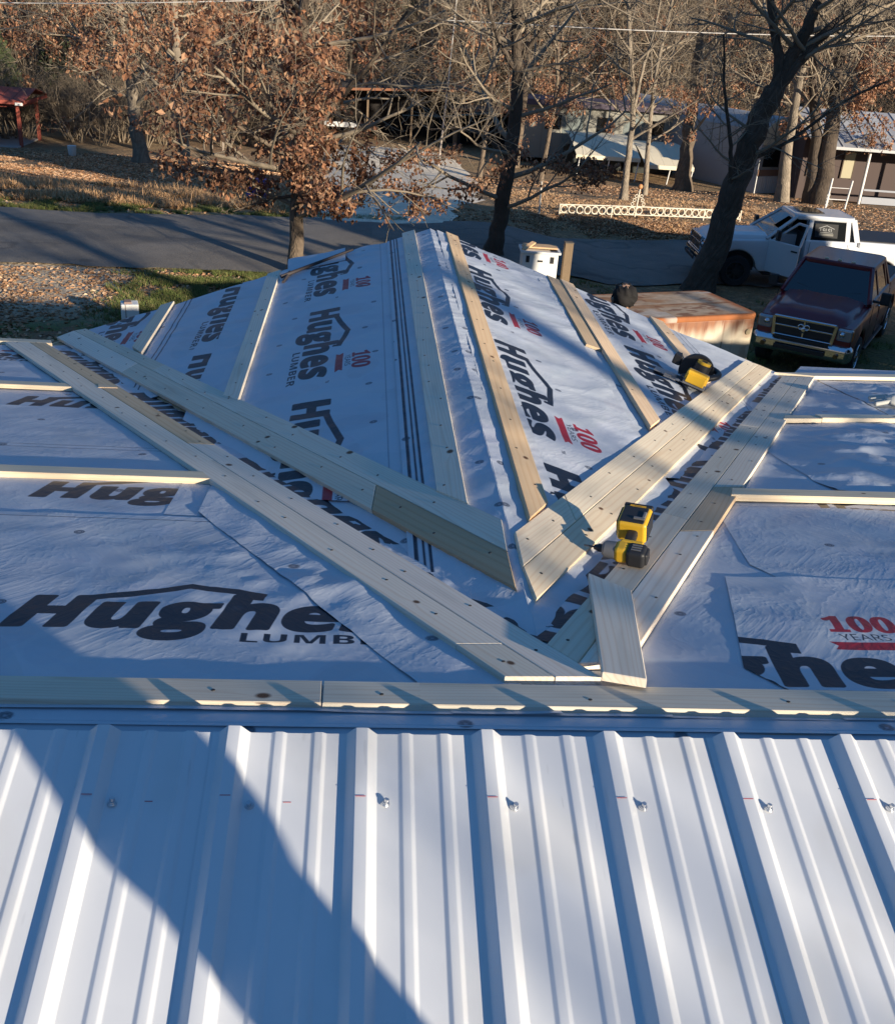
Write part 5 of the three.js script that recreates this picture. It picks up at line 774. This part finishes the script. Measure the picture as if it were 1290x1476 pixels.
{ // low building with white wall and dark roof; white awnings in front
  const t = thing('long_building', 'long low building with a white wall and a purple grey roof edge behind the awnings', 'building', [13.4, -2.2, -62]);
  for (let i = 0; i < 8; i++) mesh('wall_panel', box(1.17, 2.9, 0.15, -4.2 + i * 1.18, 1.75, 1.5), i % 3 === 2 ? std([0.18, 0.21, 0.2], 0.7) : std([0.27, 0.26, 0.22], 0.7), t);
  mesh('roof', [box(9.8, 0.08, 4.2, 0, 3.42, 0), box(9.8, 0.3, 0.1, 0, 3.33, 2.08)], std([0.08, 0.06, 0.085], 0.6), t); mesh('rear_wall', [box(9.6, 3.2, 0.15, 0, 1.6, -1.8), box(0.15, 3.2, 3.2, -4.75, 1.6, -0.1), box(0.15, 3.2, 3.2, 4.75, 1.6, -0.1)], std([0.5, 0.5, 0.47], 0.8), t); for (const x of [-3, 0, 3]) mesh('window', box(0.9, 0.8, 0.06, x, 2.3, 1.58), GLASS, t);
  const aw = (x0, x1, z, h, label, n) => {
    const a = thing('white_awning', label, 'awning', [(x0 + x1) / 2, -2.2, z]), w = x1 - x0, seg = 9, m = std([0.74, 0.66, 0.49], 0.6);
    for (let i = 0; i < n; i++) { const s = []; for (let k = 0; k < seg; k++) { const f = (k / seg), g = ((k + 1) / seg), y = (q) => h + 0.75 * Math.sin(Math.min(1, q * 1.25) * Math.PI / 2), zz = (q) => 2.4 - 4.4 * q; s.push(bar(V(0, y(f), zz(f)), V(0, y(g), zz(g)), w / n - 0.01, 0.03, V(1, 0, 0))); } const p = mesh('roof_panel', s, m, a); p.position.x = -w / 2 + (i + 0.5) * w / n; }
    mesh('front_edge', box(w, 0.2, 0.05, 0, h - 0.08, 2.42), m, a); for (const f of [0.04, 0.5, 0.96]) mesh('post', rod(V(mix(-w / 2, w / 2, f), 0, 2.3), V(mix(-w / 2, w / 2, f) + 0.1, h - 0.1, 2.3), 0.035), WPAINT, a);
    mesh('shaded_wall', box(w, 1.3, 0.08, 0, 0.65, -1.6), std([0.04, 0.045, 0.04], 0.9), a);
  };
  aw(10.9, 14.4, -57.5, 1.2, 'cream white arched awning behind the slender pale tree', 6); aw(14.6, 17.3, -57.2, 0.95, 'smaller white arched awning beside the grey oak', 5);
}
{ // mobile home, end towards the camera
  const t = thing('mobile_home', 'white mobile home with a ribbed skirt and a cream arched end', 'mobile home', [21.6, -2.2, -54.2], 0.42), m = std([0.62, 0.6, 0.52], 0.6), wl = std([0.36, 0.36, 0.36], 0.6);
  const s = new THREE.Shape(); s.moveTo(-1.35, 0.85); s.lineTo(1.35, 0.85); s.lineTo(1.35, 3.1); s.absarc(0, 2.2, 1.62, 0.59, Math.PI - 0.59); s.lineTo(-1.35, 0.85); const g = new THREE.ExtrudeGeometry(s, { depth: 13, bevelEnabled: false }); g.translate(0, 0, -13); mesh('body', g, wl, t);
  for (let i = 0; i < 18; i++) mesh('skirt_rib', box(0.13, 0.86, 0.06, -1.28 + i * 0.15, 0.43, 0.0), WPAINT, t); mesh('skirt', [box(2.7, 0.86, 0.04, 0, 0.43, -0.04), box(0.05, 0.86, 12.9, -1.33, 0.43, -6.5), box(0.05, 0.86, 12.9, 1.33, 0.43, -6.5)], wl, t);
  const e = new THREE.Shape(); e.moveTo(-1.3, 2.45); e.lineTo(1.3, 2.45); e.lineTo(1.3, 3.08); e.absarc(0, 2.2, 1.58, 0.59, Math.PI - 0.59); mesh('end_cap', new THREE.ExtrudeGeometry(e, { depth: 0.05, bevelEnabled: false }), std([0.72, 0.66, 0.48], 0.6), t);
  mesh('end_window', box(1.1, 1.0, 0.05, -0.55, 1.85, 0.03), GLASS, t); mesh('end_door', box(0.75, 1.4, 0.05, 0.75, 1.6, 0.03), std([0.3, 0.33, 0.38], 0.6), t); mesh('band', box(2.66, 0.3, 0.05, 0, 1.05, 0.02), std([0.30, 0.17, 0.11], 0.7), t);
}
{ // house with porch
  const y0 = -1.5, t = thing('porch_house', 'single storey house with a grey metal roof and a dark porch behind the pickups', 'house', [26.9, -2.2, -52.4], -0.05); t.scale.setScalar(1.1); const gm = std([0.42, 0.42, 0.42], 0.5);
  for (let i = 0; i < 14; i++) { const x = -4.6 + i * 0.66; mesh('roof_sheet', bar(V(x, 2.72, 3.0), V(x, 4.0, -0.9), 0.65, 0.03, V(1, 0, 0)), i % 2 ? gm : std([0.33, 0.33, 0.34], 0.5), t); mesh('roof_rib', bar(V(x + 0.33, 2.75, 3.0), V(x + 0.33, 4.03, -0.9), 0.04, 0.05, V(1, 0, 0)), gm, t); }
  mesh('wall', [box(9, 2.8, 0.15, 0, 1.4, 0.6), box(0.15, 3.2, 3.4, -4.4, 1.6, -1.0), box(0.15, 3.2, 3.4, 4.4, 1.6, -1.0), box(9, 3.4, 0.15, 0, 1.7, -2.6)], std([0.09, 0.065, 0.06], 0.85), t);
  for (const x of [-3.9, -3.3, -2.3]) { const w = part('window', t); mesh('pane', box(0.5, 1.15, 0.05, x, 1.75, 0.71), std([0.42, 0.38, 0.25], 0.5), w); mesh('frame', [box(0.05, 1.2, 0.07, x - 0.27, 1.75, 0.71), box(0.05, 1.2, 0.07, x + 0.27, 1.75, 0.71)], std([0.1, 0.07, 0.05], 0.8), w); }
  for (const x of [-2.2, 1.2, 4.2]) mesh('porch_post', rod(V(x, 0, 2.6), V(x, 2.72, 2.6), 0.07), WPAINT, t); mesh('porch_rail', [box(6.2, 0.08, 0.06, 1.0, 0.95, 2.6), box(6.2, 0.3, 0.05, 1.0, 0.5, 2.6)], std([0.34, 0.36, 0.4], 0.7), t); mesh('porch_floor', box(9, 0.14, 2.6, 0, 0.07, 1.8), WOOD.old, t); mesh('gutter', box(9.2, 0.12, 0.1, 0, 2.68, 3.05), std([0.5, 0.5, 0.5], 0.6), t);
}
{ // low white frame gate and posts
  const t = thing('pipe_gate', 'white pipe gate frame between the porch house and the white pickup', 'gate', [20.95, -1.45, -44.7]);
  mesh('post', rod(V(-0.48, 0, 0), V(-0.44, 1.35, 0), 0.045), WPAINT, t); mesh('post', rod(V(0.42, 0, 0), V(0.5, 1.3, 0), 0.045), WPAINT, t); mesh('rail', [rod(V(-0.46, 0.45, 0), V(0.44, 0.45, 0), 0.02), rod(V(-0.46, 0.95, 0), V(0.46, 0.95, 0), 0.015)], WPAINT, t); for (let i = 0; i < 4; i++) mesh('scroll', new THREE.TorusGeometry(0.06, 0.012, 6, 14).translate(-0.46, 0.2 + i * 0.14, 0.02), WPAINT, t);
}
{ // ornamental ring fence
  const t = thing('ring_fence', 'low white ornamental fence made of welded rings', 'fence', [9, -0.4, -32.9]), R = rng(4), cream = std([0.66, 0.60, 0.48], 0.7);
  const tr = (x) => terrY(x, -32.9 - 0.22 * Math.max(0, x - 7)) + 0.03, zz = (x) => -32.9 - 0.22 * Math.max(0, x - 7), P = (x, y) => V(x - 9, tr(x) + y + 0.4, zz(x) + 32.9), ring = new THREE.TorusGeometry(0.118, 0.022, 7, 18);
  for (let x = 6.35; x < 12.7; x += 0.262) { if (Math.abs(x - 9.28) < 0.13) continue; const m = mesh('ring', ring.clone(), cream, t); m.position.copy(P(x, 0.2)); m.rotation.set((R() - 0.5) * 0.1, 0.27 + (R() - 0.5) * 0.2, 0); }
  for (const y of [0.065, 0.335]) mesh('rail', [rod(P(6.2, y), P(9, y), 0.02), rod(P(9, y), P(12.8, y), 0.02)], cream, t); for (const x of [6.2, 8.0, 11.4, 12.8]) mesh('post', rod(P(x, -0.1), P(x, 0.36), 0.025), cream, t);
  const f = thing('fence_finial_post', 'fence post with a triangle of small rings and an orange ball on top', 'post', [8.9, tr(8.9), zz(8.9)], 0.15);
  mesh('post', rod(V(-0.05, 0, 0), V(0, 0.92, 0), 0.028), cream, f); mesh('ball', new THREE.SphereGeometry(0.085, 18, 14).translate(0, 0.99, 0), std([0.55, 0.25, 0.10], 0.6), f); for (let r = 0; r < 3; r++) for (const s of [-1, 1]) mesh('ring', new THREE.TorusGeometry(0.05, 0.014, 6, 14).translate(s * (0.2 - r * 0.055), 0.42 + r * 0.13, 0), cream, f);
}
tag(mesh('marker_stake', rod(V(5.54, terr0(-32.9) - 0.1, -32.9), V(5.5, terr0(-32.9) + 1.0, -32.9), 0.035, 0.03), std([0.62, 0.56, 0.48], 0.8)), 'thin white marker stake at the roadside grass before the ring fence', 'stake');
{ const t = thing('antenna_mast', 'tall thin white mast standing beside the gravel drive', 'mast', [3.7, -2.25, -56.3]); mesh('lower_tube', rod(V(0, 0, 0), V(0.23, 3.9, 0), 0.055, 0.05), std([0.5, 0.42, 0.36], 0.7), t); mesh('upper_tube', rod(V(0.23, 3.9, 0), V(0.5, 11, 0), 0.042, 0.035), std([0.6, 0.55, 0.48], 0.7), t); mesh('clamp', rod(V(0.2, 3.75, 0), V(0.235, 4.05, 0), 0.075), std([0.08, 0.06, 0.05], 0.7), t); }
{ const cv = (pts) => new THREE.TubeGeometry(new THREE.CatmullRomCurve3(pts), 30, 0.016, 5), wm = std([0.55, 0.52, 0.48], 0.6); tag(mesh('power_line', cv([V(2.0, 5.18, -32), V(8.65, 5.33, -32), V(15.77, 5.68, -32), V(26, 6.6, -32)]), wm), 'pale overhead wire crossing in front of the slender forked tree', 'wire'); tag(mesh('power_line', cv([V(-16, 4.7, -32), V(-10.8, 4.76, -32), V(-2.33, 5.44, -32), V(1.5, 5.9, -32)]), wm), 'pale overhead wire over the leafy oaks near the sky edge', 'wire'); }
{ const t = thing('red_tank', 'faded red metal drum seen through the russet leaves', 'drum', [-8.2, -2.25, -57.4]); const g = new THREE.CylinderGeometry(0.3, 0.3, 0.9, 18); g.rotateZ(Math.PI / 2); g.translate(0, 2.3, 0); mesh('tank', g, std([0.33, 0.06, 0.04], 0.6), t); for (const s of [-1, 1]) mesh('leg', [rod(V(s * 0.3, 0, -0.2), V(s * 0.3, 2.1, -0.1), 0.03), rod(V(s * 0.3, 0, 0.2), V(s * 0.3, 2.1, 0.1), 0.03)], std([0.3, 0.25, 0.2], 0.8), t); }

// ---------------------------------------------------------------- pickups; local +x forward, origin on the ground under the front axle
const RUBBER = std([0.025, 0.025, 0.026], 0.85);
function wheel(parent, x, z, r, rimMat, side) {
  const w = part('wheel', parent); w.position.set(x, r, z);
  const pr = [[0.6, -0.12], [0.9, -0.135], [0.985, -0.11], [1.0, -0.06], [1.0, 0.06], [0.985, 0.11], [0.9, 0.135], [0.6, 0.12], [0.6, -0.12]].map(([a, b]) => new THREE.Vector2(a * r, b)); const g = new THREE.LatheGeometry(pr, 32); g.rotateX(Math.PI / 2); mesh('tyre', g, RUBBER, w);
  const rim = [new THREE.CylinderGeometry(r * 0.2, r * 0.24, 0.06, 16).rotateX(Math.PI / 2).translate(0, 0, side * 0.10), new THREE.TorusGeometry(r * 0.585, 0.018, 8, 32).translate(0, 0, side * 0.115), new THREE.CylinderGeometry(r * 0.6, r * 0.6, 0.04, 28).rotateX(Math.PI / 2).translate(0, 0, side * 0.04)];
  for (let k = 0; k < 8; k++) { const s = box(r * 0.5, 0.055, 0.03, r * 0.38, 0, side * 0.095); s.rotateZ(k * Math.PI / 4); rim.push(s); } mesh('rim', rim, rimMat, w);
}
function pickup(name, label, pos, turn, paint, o) {
  const t = thing(name, label, 'pickup truck', pos, turn, undefined), R = 0.42, W2 = 0.99;
  const sh = new THREE.Shape(); const P = [[0.90, 0.60], [0.93, 0.98], [0.88, 1.17], [0.6, 1.20], [0.1, 1.25], [-0.74, 1.30], [-0.76, 1.36], [-3.12, 1.40], [-3.125, 1.28], [-3.165, 1.28], [-3.17, 1.42], [-5.02, 1.42], [-5.06, 0.72], [-4.9, 0.60], [-4.40, 0.58]]; P.forEach(([x, y], i) => i ? sh.lineTo(x, y) : sh.moveTo(x, y));
  const arch = (cx) => { for (let k = 0; k <= 14; k++) { const a = Math.PI - 0.18 - (Math.PI - 0.36) * k / 14; sh.lineTo(cx + 0.53 * Math.cos(a), 0.46 + 0.53 * Math.sin(a)); } }; arch(-3.87); sh.lineTo(-3.25, 0.46); sh.lineTo(-0.62, 0.46); arch(0); sh.lineTo(0.62, 0.56);
  let g = new THREE.ExtrudeGeometry(sh, { depth: 2 * W2 - 0.12, bevelEnabled: true, bevelSize: 0.045, bevelOffset: -0.045, bevelThickness: 0.06, bevelSegments: 4 }); g.translate(0, 0, -W2 + 0.06);
  { const p = g.attributes.position; for (let i = 0; i < p.count; i++) { const y = p.getY(i), x = p.getX(i), z = p.getZ(i); p.setZ(i, z * (1 - 0.05 * sstep(0.9, 1.42, y) - 0.03 * sstep(0.75, 0.3, y) - 0.06 * sstep(0.2, 0.95, x))); } g.computeVertexNormals(); }
  g = toCreasedNormals(g, 0.6);
  // greenhouse frustum
  const b = [[-0.70, 0.90], [-3.12, 0.90]], tp = [[-1.46, 0.70], [-2.98, 0.70]], yb = 1.34, yt = 1.93;
  const c8 = [V(b[0][0], yb, -b[0][1]), V(b[0][0], yb, b[0][1]), V(b[1][0], yb + 0.04, b[1][1]), V(b[1][0], yb + 0.04, -b[1][1]), V(tp[0][0], yt, -tp[0][1]), V(tp[0][0], yt, tp[0][1]), V(tp[1][0], yt, tp[1][1]), V(tp[1][0], yt, -tp[1][1])];
  const quad = (a, b2, c, d) => { const q = new THREE.BufferGeometry(), v = []; for (const p of [a, b2, c, a, c, d]) v.push(p.x, p.y, p.z); q.setAttribute('position', new THREE.Float32BufferAttribute(v, 3)); q.setAttribute('uv', new THREE.Float32BufferAttribute([0, 0, 1, 0, 1, 1, 0, 0, 1, 1, 0, 1], 2)); q.computeVertexNormals(); return q; };
  let gh = mergeGeometries([quad(c8[1], c8[2], c8[6], c8[5]), quad(c8[3], c8[0], c8[4], c8[7]), quad(c8[0], c8[1], c8[5], c8[4]), quad(c8[2], c8[3], c8[7], c8[6]), quad(c8[4], c8[5], c8[6], c8[7]), quad(c8[3], c8[2], c8[1], c8[0])].map(prep));
  const cut = (geo, x0, x1, y0, y1) => { const ev = new Evaluator(); ev.useGroups = false; ev.attributes = ['position', 'normal', 'uv']; const A = new Brush(prep(geo)), B = new Brush(prep(box(x1 - x0, y1 - y0, 1.0, (x0 + x1) / 2, (y0 + y1) / 2, -0.72))); A.updateMatrixWorld(); B.updateMatrixWorld(); return ev.evaluate(A, B, SUBTRACTION).geometry; };
  if (o.open) { g = cut(g, -1.74, -0.80, 0.52, 1.6); const door = new THREE.Shape(); gh = cut(gh, -1.72, -1.02, 1.2, 1.86); }
  mesh('body', g, paint, t);
  mesh('cab_glass', gh, o.open ? phys([0.012, 0.014, 0.016], 0.06, { clearcoat: 1, clearcoatRoughness: 0.03, side: THREE.DoubleSide }) : GLASS, t);
  const pil = []; for (const [i, j, w] of [[0, 4, 0.075], [1, 5, 0.075], [2, 6, 0.14], [3, 7, 0.14]]) pil.push(bar(c8[i], c8[j], w, 0.06, V(1, 0, i === 0 || i === 1 ? 0.5 : 0)));
  for (const z of [-1, 1]) { const lo = V(-1.80, yb, z * 0.905), hi = V(-1.86, yt, z * 0.705); pil.push(bar(lo, hi, 0.11, 0.03, V(1, 0, 0))); pil.push(bar(c8[z < 0 ? 4 : 5], c8[z < 0 ? 7 : 6], 0.07, 0.06, V(0, 1, 0)), bar(V(-2.86, yb, z * 0.905), V(-2.84, yt, z * 0.71), 0.12, 0.03, V(1, 0, 0))); }
  mesh('pillars', pil, paint, t);
  { const x0 = tp[1][0] - 0.02, x1 = tp[0][0] + 0.03, rs = new THREE.Shape(), r = 0.14, z = 0.72; rs.moveTo(x0 + r, -z); rs.lineTo(x1 - r, -z); rs.quadraticCurveTo(x1, -z, x1, -z + r); rs.lineTo(x1, z - r); rs.quadraticCurveTo(x1, z, x1 - r, z); rs.lineTo(x0 + r, z); rs.quadraticCurveTo(x0, z, x0, z - r); rs.lineTo(x0, -z + r); rs.quadraticCurveTo(x0, -z, x0 + r, -z); const rg = new THREE.ExtrudeGeometry(rs, { depth: 0.03, bevelSize: 0.03, bevelThickness: 0.045, bevelSegments: 5, curveSegments: 8 }); rg.rotateX(-Math.PI / 2); rg.translate(0, yt - 0.03, 0); { const p = rg.attributes.position; for (let i = 0; i < p.count; i++) if (p.getY(i) > yt) p.setY(i, p.getY(i) + 0.035 * (1 - (p.getZ(i) / 0.75) ** 2)); rg.computeVertexNormals(); } mesh('roof', rg, o.roofPaint ?? paint, t); if (o.sunroof) mesh('sunroof', box(0.62, 0.02, 0.85, -1.95, yt + 0.085, 0, 0.008), GLASS, t); }
  { const hd = new THREE.PlaneGeometry(1.6, 1.74, 14, 16); hd.rotateX(-Math.PI / 2); const p = hd.attributes.position; for (let i = 0; i < p.count; i++) { const x = p.getX(i) + 0.05, z = p.getZ(i) * (1 - 0.06 * sstep(-0.2, 0.85, x)); p.setXYZ(i, x, 1.352 - 0.06 * (x + 0.75) * 0.75 - 0.085 * sstep(0.45, 0.9, x) + 0.05 * (1 - (z / 0.9) ** 2) + 0.022 * Math.exp(-(((Math.abs(z) - 0.42) / 0.1) ** 2)) - (p.getZ(i) * p.getZ(i) > 0.62 || p.getX(i) > 0.79 ? 0.12 : 0), z); } hd.translate(0, 0.012, 0); hd.computeVertexNormals(); mesh('hood', hd, paint, t); }
  mesh('bed_cover', box(1.80, 0.05, 1.72, -4.1, 1.425, 0, 0.01), BLK, t);
  for (const [x, z] of [[0, -1], [0, 1], [-3.87, -1], [-3.87, 1]]) wheel(t, x, z * 0.86, R, o.rim ?? STEELG, z);
  mesh('wheel_well', [box(1.0, 0.5, 1.6, 0, 0.7, 0), box(1.0, 0.5, 1.6, -3.87, 0.7, 0), box(2.3, 0.15, 1.6, -1.95, 0.42, 0)], BLK, t);
  for (const cx of [0, -3.87]) for (const z of [-1, 1]) { const a = new THREE.TorusGeometry(0.545, 0.025, 6, 22, Math.PI * 0.9); a.rotateZ(Math.PI * 0.05); a.translate(cx, 0.46, z * 0.945); mesh('arch_trim', a, o.archTrim ?? BLK, t); }
  for (const z of [-1, 1]) { // doors, handles, mirrors
    for (const [x0, x1] of [[-1.80, -0.74], [-2.9, -1.84]]) { if (o.open && z < 0 && x1 > -1) continue; const d = part('door', t); mesh('panel_gap', [box(0.008, 0.82, 0.01, x0, 0.92, z * 0.985), box(0.008, 0.82, 0.01, x1, 0.92, z * 0.985), box(x1 - x0, 0.008, 0.01, (x0 + x1) / 2, 0.51, z * 0.972)], BLK, d); mesh('handle', box(0.2, 0.035, 0.03, x0 + 0.16, 1.18, z * 0.99, 0.01), o.handle ?? paint, d); }
    const m = part('mirror', t); mesh('housing', box(0.1, 0.26, 0.2, -0.92, 1.48, z * 1.16, 0.03), BLK, m); mesh('arm', box(0.06, 0.05, 0.2, -0.9, 1.40, z * 1.02, 0.01), BLK, m); mesh('side_step', box(2.3, 0.05, 0.14, -1.9, 0.42, z * 0.95, 0.02), BLK, t);
  }
  // front
  const bump = new RoundedBoxGeometry(0.30, 0.36, 2.0, 6, 0.13); { const p = bump.attributes.position; for (let i = 0; i < p.count; i++) p.setX(i, p.getX(i) - 0.16 * (p.getZ(i) / 1.0) ** 4); bump.computeVertexNormals(); } bump.translate(0.96, 0.64, 0); mesh('front_bumper', bump, o.bumper ?? CHROME, t);
  mesh('bumper_slot', [box(0.03, 0.09, 1.0, 1.085, 0.62, 0, 0.01), box(0.02, 0.06, 1.1, 1.075, 0.80, 0, 0.008)], BLK, t); for (const z of [-0.72, 0.72]) mesh('fog_lamp', new THREE.CylinderGeometry(0.05, 0.05, 0.04, 14).rotateZ(Math.PI / 2).translate(1.05, 0.62, z), GLASS, t);
  const gr = part('grille', t); mesh('mesh', box(0.05, 0.36, 1.12, 0.945, 1.0, 0), BLK, gr); mesh('surround', [box(0.06, 0.06, 1.22, 0.955, 1.185, 0, 0.02), box(0.06, 0.06, 1.16, 0.965, 0.82, 0, 0.02), bar(V(0.96, 0.82, -0.57), V(0.955, 1.185, -0.61), 0.06, 0.06, V(1, 0, 0)), bar(V(0.96, 0.82, 0.57), V(0.955, 1.185, 0.61), 0.06, 0.06, V(1, 0, 0))], o.grille ?? CHROME, gr);
  mesh('bars', [box(0.04, 0.035, 1.14, 0.96, 1.02, 0, 0.01), box(0.04, 0.34, 0.04, 0.96, 1.0, 0, 0.01)], o.grille ?? CHROME, gr); if (o.emblem) mesh('emblem', [new THREE.SphereGeometry(0.06, 14, 10).scale(0.4, 1.1, 0.8).translate(0.985, 1.0, 0), new THREE.TorusGeometry(0.05, 0.018, 6, 14).rotateY(Math.PI / 2).translate(0.98, 1.05, 0.06), new THREE.TorusGeometry(0.05, 0.018, 6, 14).rotateY(Math.PI / 2).translate(0.98, 1.05, -0.06)], CHROME, gr);
  for (const z of [-1, 1]) { const h = part('headlight', t); mesh('lens', new RoundedBoxGeometry(0.16, 0.25, 0.30, 3, 0.05).translate(0.87, 1.03, z * 0.78), phys([0.35, 0.36, 0.38], 0.1, { clearcoat: 1, metalness: 0.5 }), h); mesh('lamp', new THREE.SphereGeometry(0.065, 14, 10).translate(0.925, 1.04, z * 0.74), CHROME, h); mesh('indicator', box(0.10, 0.2, 0.06, 0.86, 1.03, z * 0.915, 0.02), std([0.55, 0.16, 0.03], 0.3), h); }
  if (o.roofLights) for (let k = -2; k <= 2; k++) mesh('roof_light', new THREE.SphereGeometry(0.05, 14, 8).scale(1.2, 0.6, 0.9).translate(tp[0][0] - 0.07 - 0.03 * Math.abs(k), yt + 0.07 - 0.012 * k * k, k * 0.28), std([0.7, 0.5, 0.3], 0.3), t);
  for (const z of [-0.35, 0.35]) mesh('wiper', rod(V(-0.80, 1.40, z * 0.2), V(-0.92, 1.50, z * 1.9), 0.012), BLK, t);
  if (o.open) { // cab seen through the open door, and the door swung out
    mesh('seat', [box(0.55, 0.16, 0.52, -1.45, 0.86, -0.42, 0.05), box(0.16, 0.62, 0.5, -1.78, 1.2, -0.42, 0.06), box(0.1, 0.2, 0.28, -1.83, 1.6, -0.42, 0.04)], std([0.035, 0.033, 0.033], 0.85), t); mesh('steering_wheel', new THREE.TorusGeometry(0.18, 0.018, 8, 24).rotateY(Math.PI / 2).rotateZ(0.4).translate(-1.05, 1.25, -0.42), BLK, t); mesh('dashboard', box(0.3, 0.3, 1.5, -0.85, 1.2, -0.1, 0.06), BLK, t);
    const d = part('open_door', t); d.position.set(-0.78, 0, -0.97); d.rotation.y = -0.95; const inn = std([0.05, 0.05, 0.055], 0.7);
    mesh('door_skin', box(1.0, 0.84, 0.05, -0.5, 0.92, -0.03, 0.03), paint, d); mesh('door_lining', box(0.94, 0.78, 0.06, -0.5, 0.92, 0.028, 0.02), inn, d); mesh('door_frame', [bar(V(-0.08, 1.32, 0), V(-0.68, 1.86, 0.16), 0.05, 0.05, V(0, 0, 1)), bar(V(-0.68, 1.86, 0.16), V(-0.96, 1.84, 0.16), 0.05, 0.05, V(0, 0, 1)), bar(V(-0.97, 1.32, 0), V(-0.97, 1.86, 0.16), 0.05, 0.05, V(0, 0, 1))], paint, d); 
    mesh('door_handle', box(0.2, 0.04, 0.03, -0.86, 1.18, -0.065, 0.01), BLK, d);
    const pl = new THREE.PlaneGeometry(0.62, 0.36); pl.rotateY(Math.PI); pl.rotateX(0.34); pl.translate(-2.26, 1.63, -0.835);
    mesh('window_sticker', pl, std(0xffffff, 0.5, { transparent: false, map: canvasTex(256, 150, (c, w, h) => { c.fillStyle = '#07090c'; c.fillRect(0, 0, w, h); c.strokeStyle = c.fillStyle = '#9a9a96'; c.lineWidth = 7; c.beginPath(); c.moveTo(40, 52); c.lineTo(128, 18); c.lineTo(216, 52); c.stroke(); for (const [x, q] of [[62, 0], [92, 1], [122, 0], [152, 1], [182, 0]]) { c.lineWidth = 8; c.beginPath(); if (q) c.arc(x + 8, 64, 11, 0.6, 5.6); else { c.moveTo(x, 50); c.lineTo(x, 80); } c.stroke(); } c.fillRect(56, 92, 144, 5); c.fillStyle = '#77756c'; c.fillRect(48, 106, 160, 24); }) }), t);
  }
  mesh('tailgate', box(0.04, 0.6, 1.7, -5.07, 1.08, 0, 0.01), paint, t); mesh('rear_bumper', box(0.2, 0.2, 1.9, -5.12, 0.62, 0, 0.04), CHROME, t); for (const z of [-0.88, 0.88]) mesh('tail_light', box(0.04, 0.4, 0.14, -5.06, 1.15, z, 0.01), std([0.4, 0.02, 0.02], 0.3), t);
  return t;
}
pickup('pickup_truck', 'white crew cab pickup with its front door hanging open', [9.9, -0.76, -26.6], 3.06, WHITE, { open: true, sunroof: true, rim: std([0.03, 0.03, 0.03], 0.4), archTrim: std([0.2, 0.2, 0.2], 0.5) });
pickup('pickup_truck', 'dark maroon pickup with a chrome grille and roof clearance lights', [9.1, -0.75, -18.65], -2.163, phys([0.14, 0.006, 0.015], 0.35, { clearcoat: 0.5, clearcoatRoughness: 0.06 }), { roofLights: true, emblem: true, rim: CHROME, archTrim: phys([0.05, 0.004, 0.009], 0.35, { clearcoat: 1 }), handle: CHROME });

// every sky-lit thing casts and takes shadow
scene.traverse((o) => { if (o.isMesh) { o.castShadow = true; o.receiveShadow = true; } });
renderer.render(scene, camera);
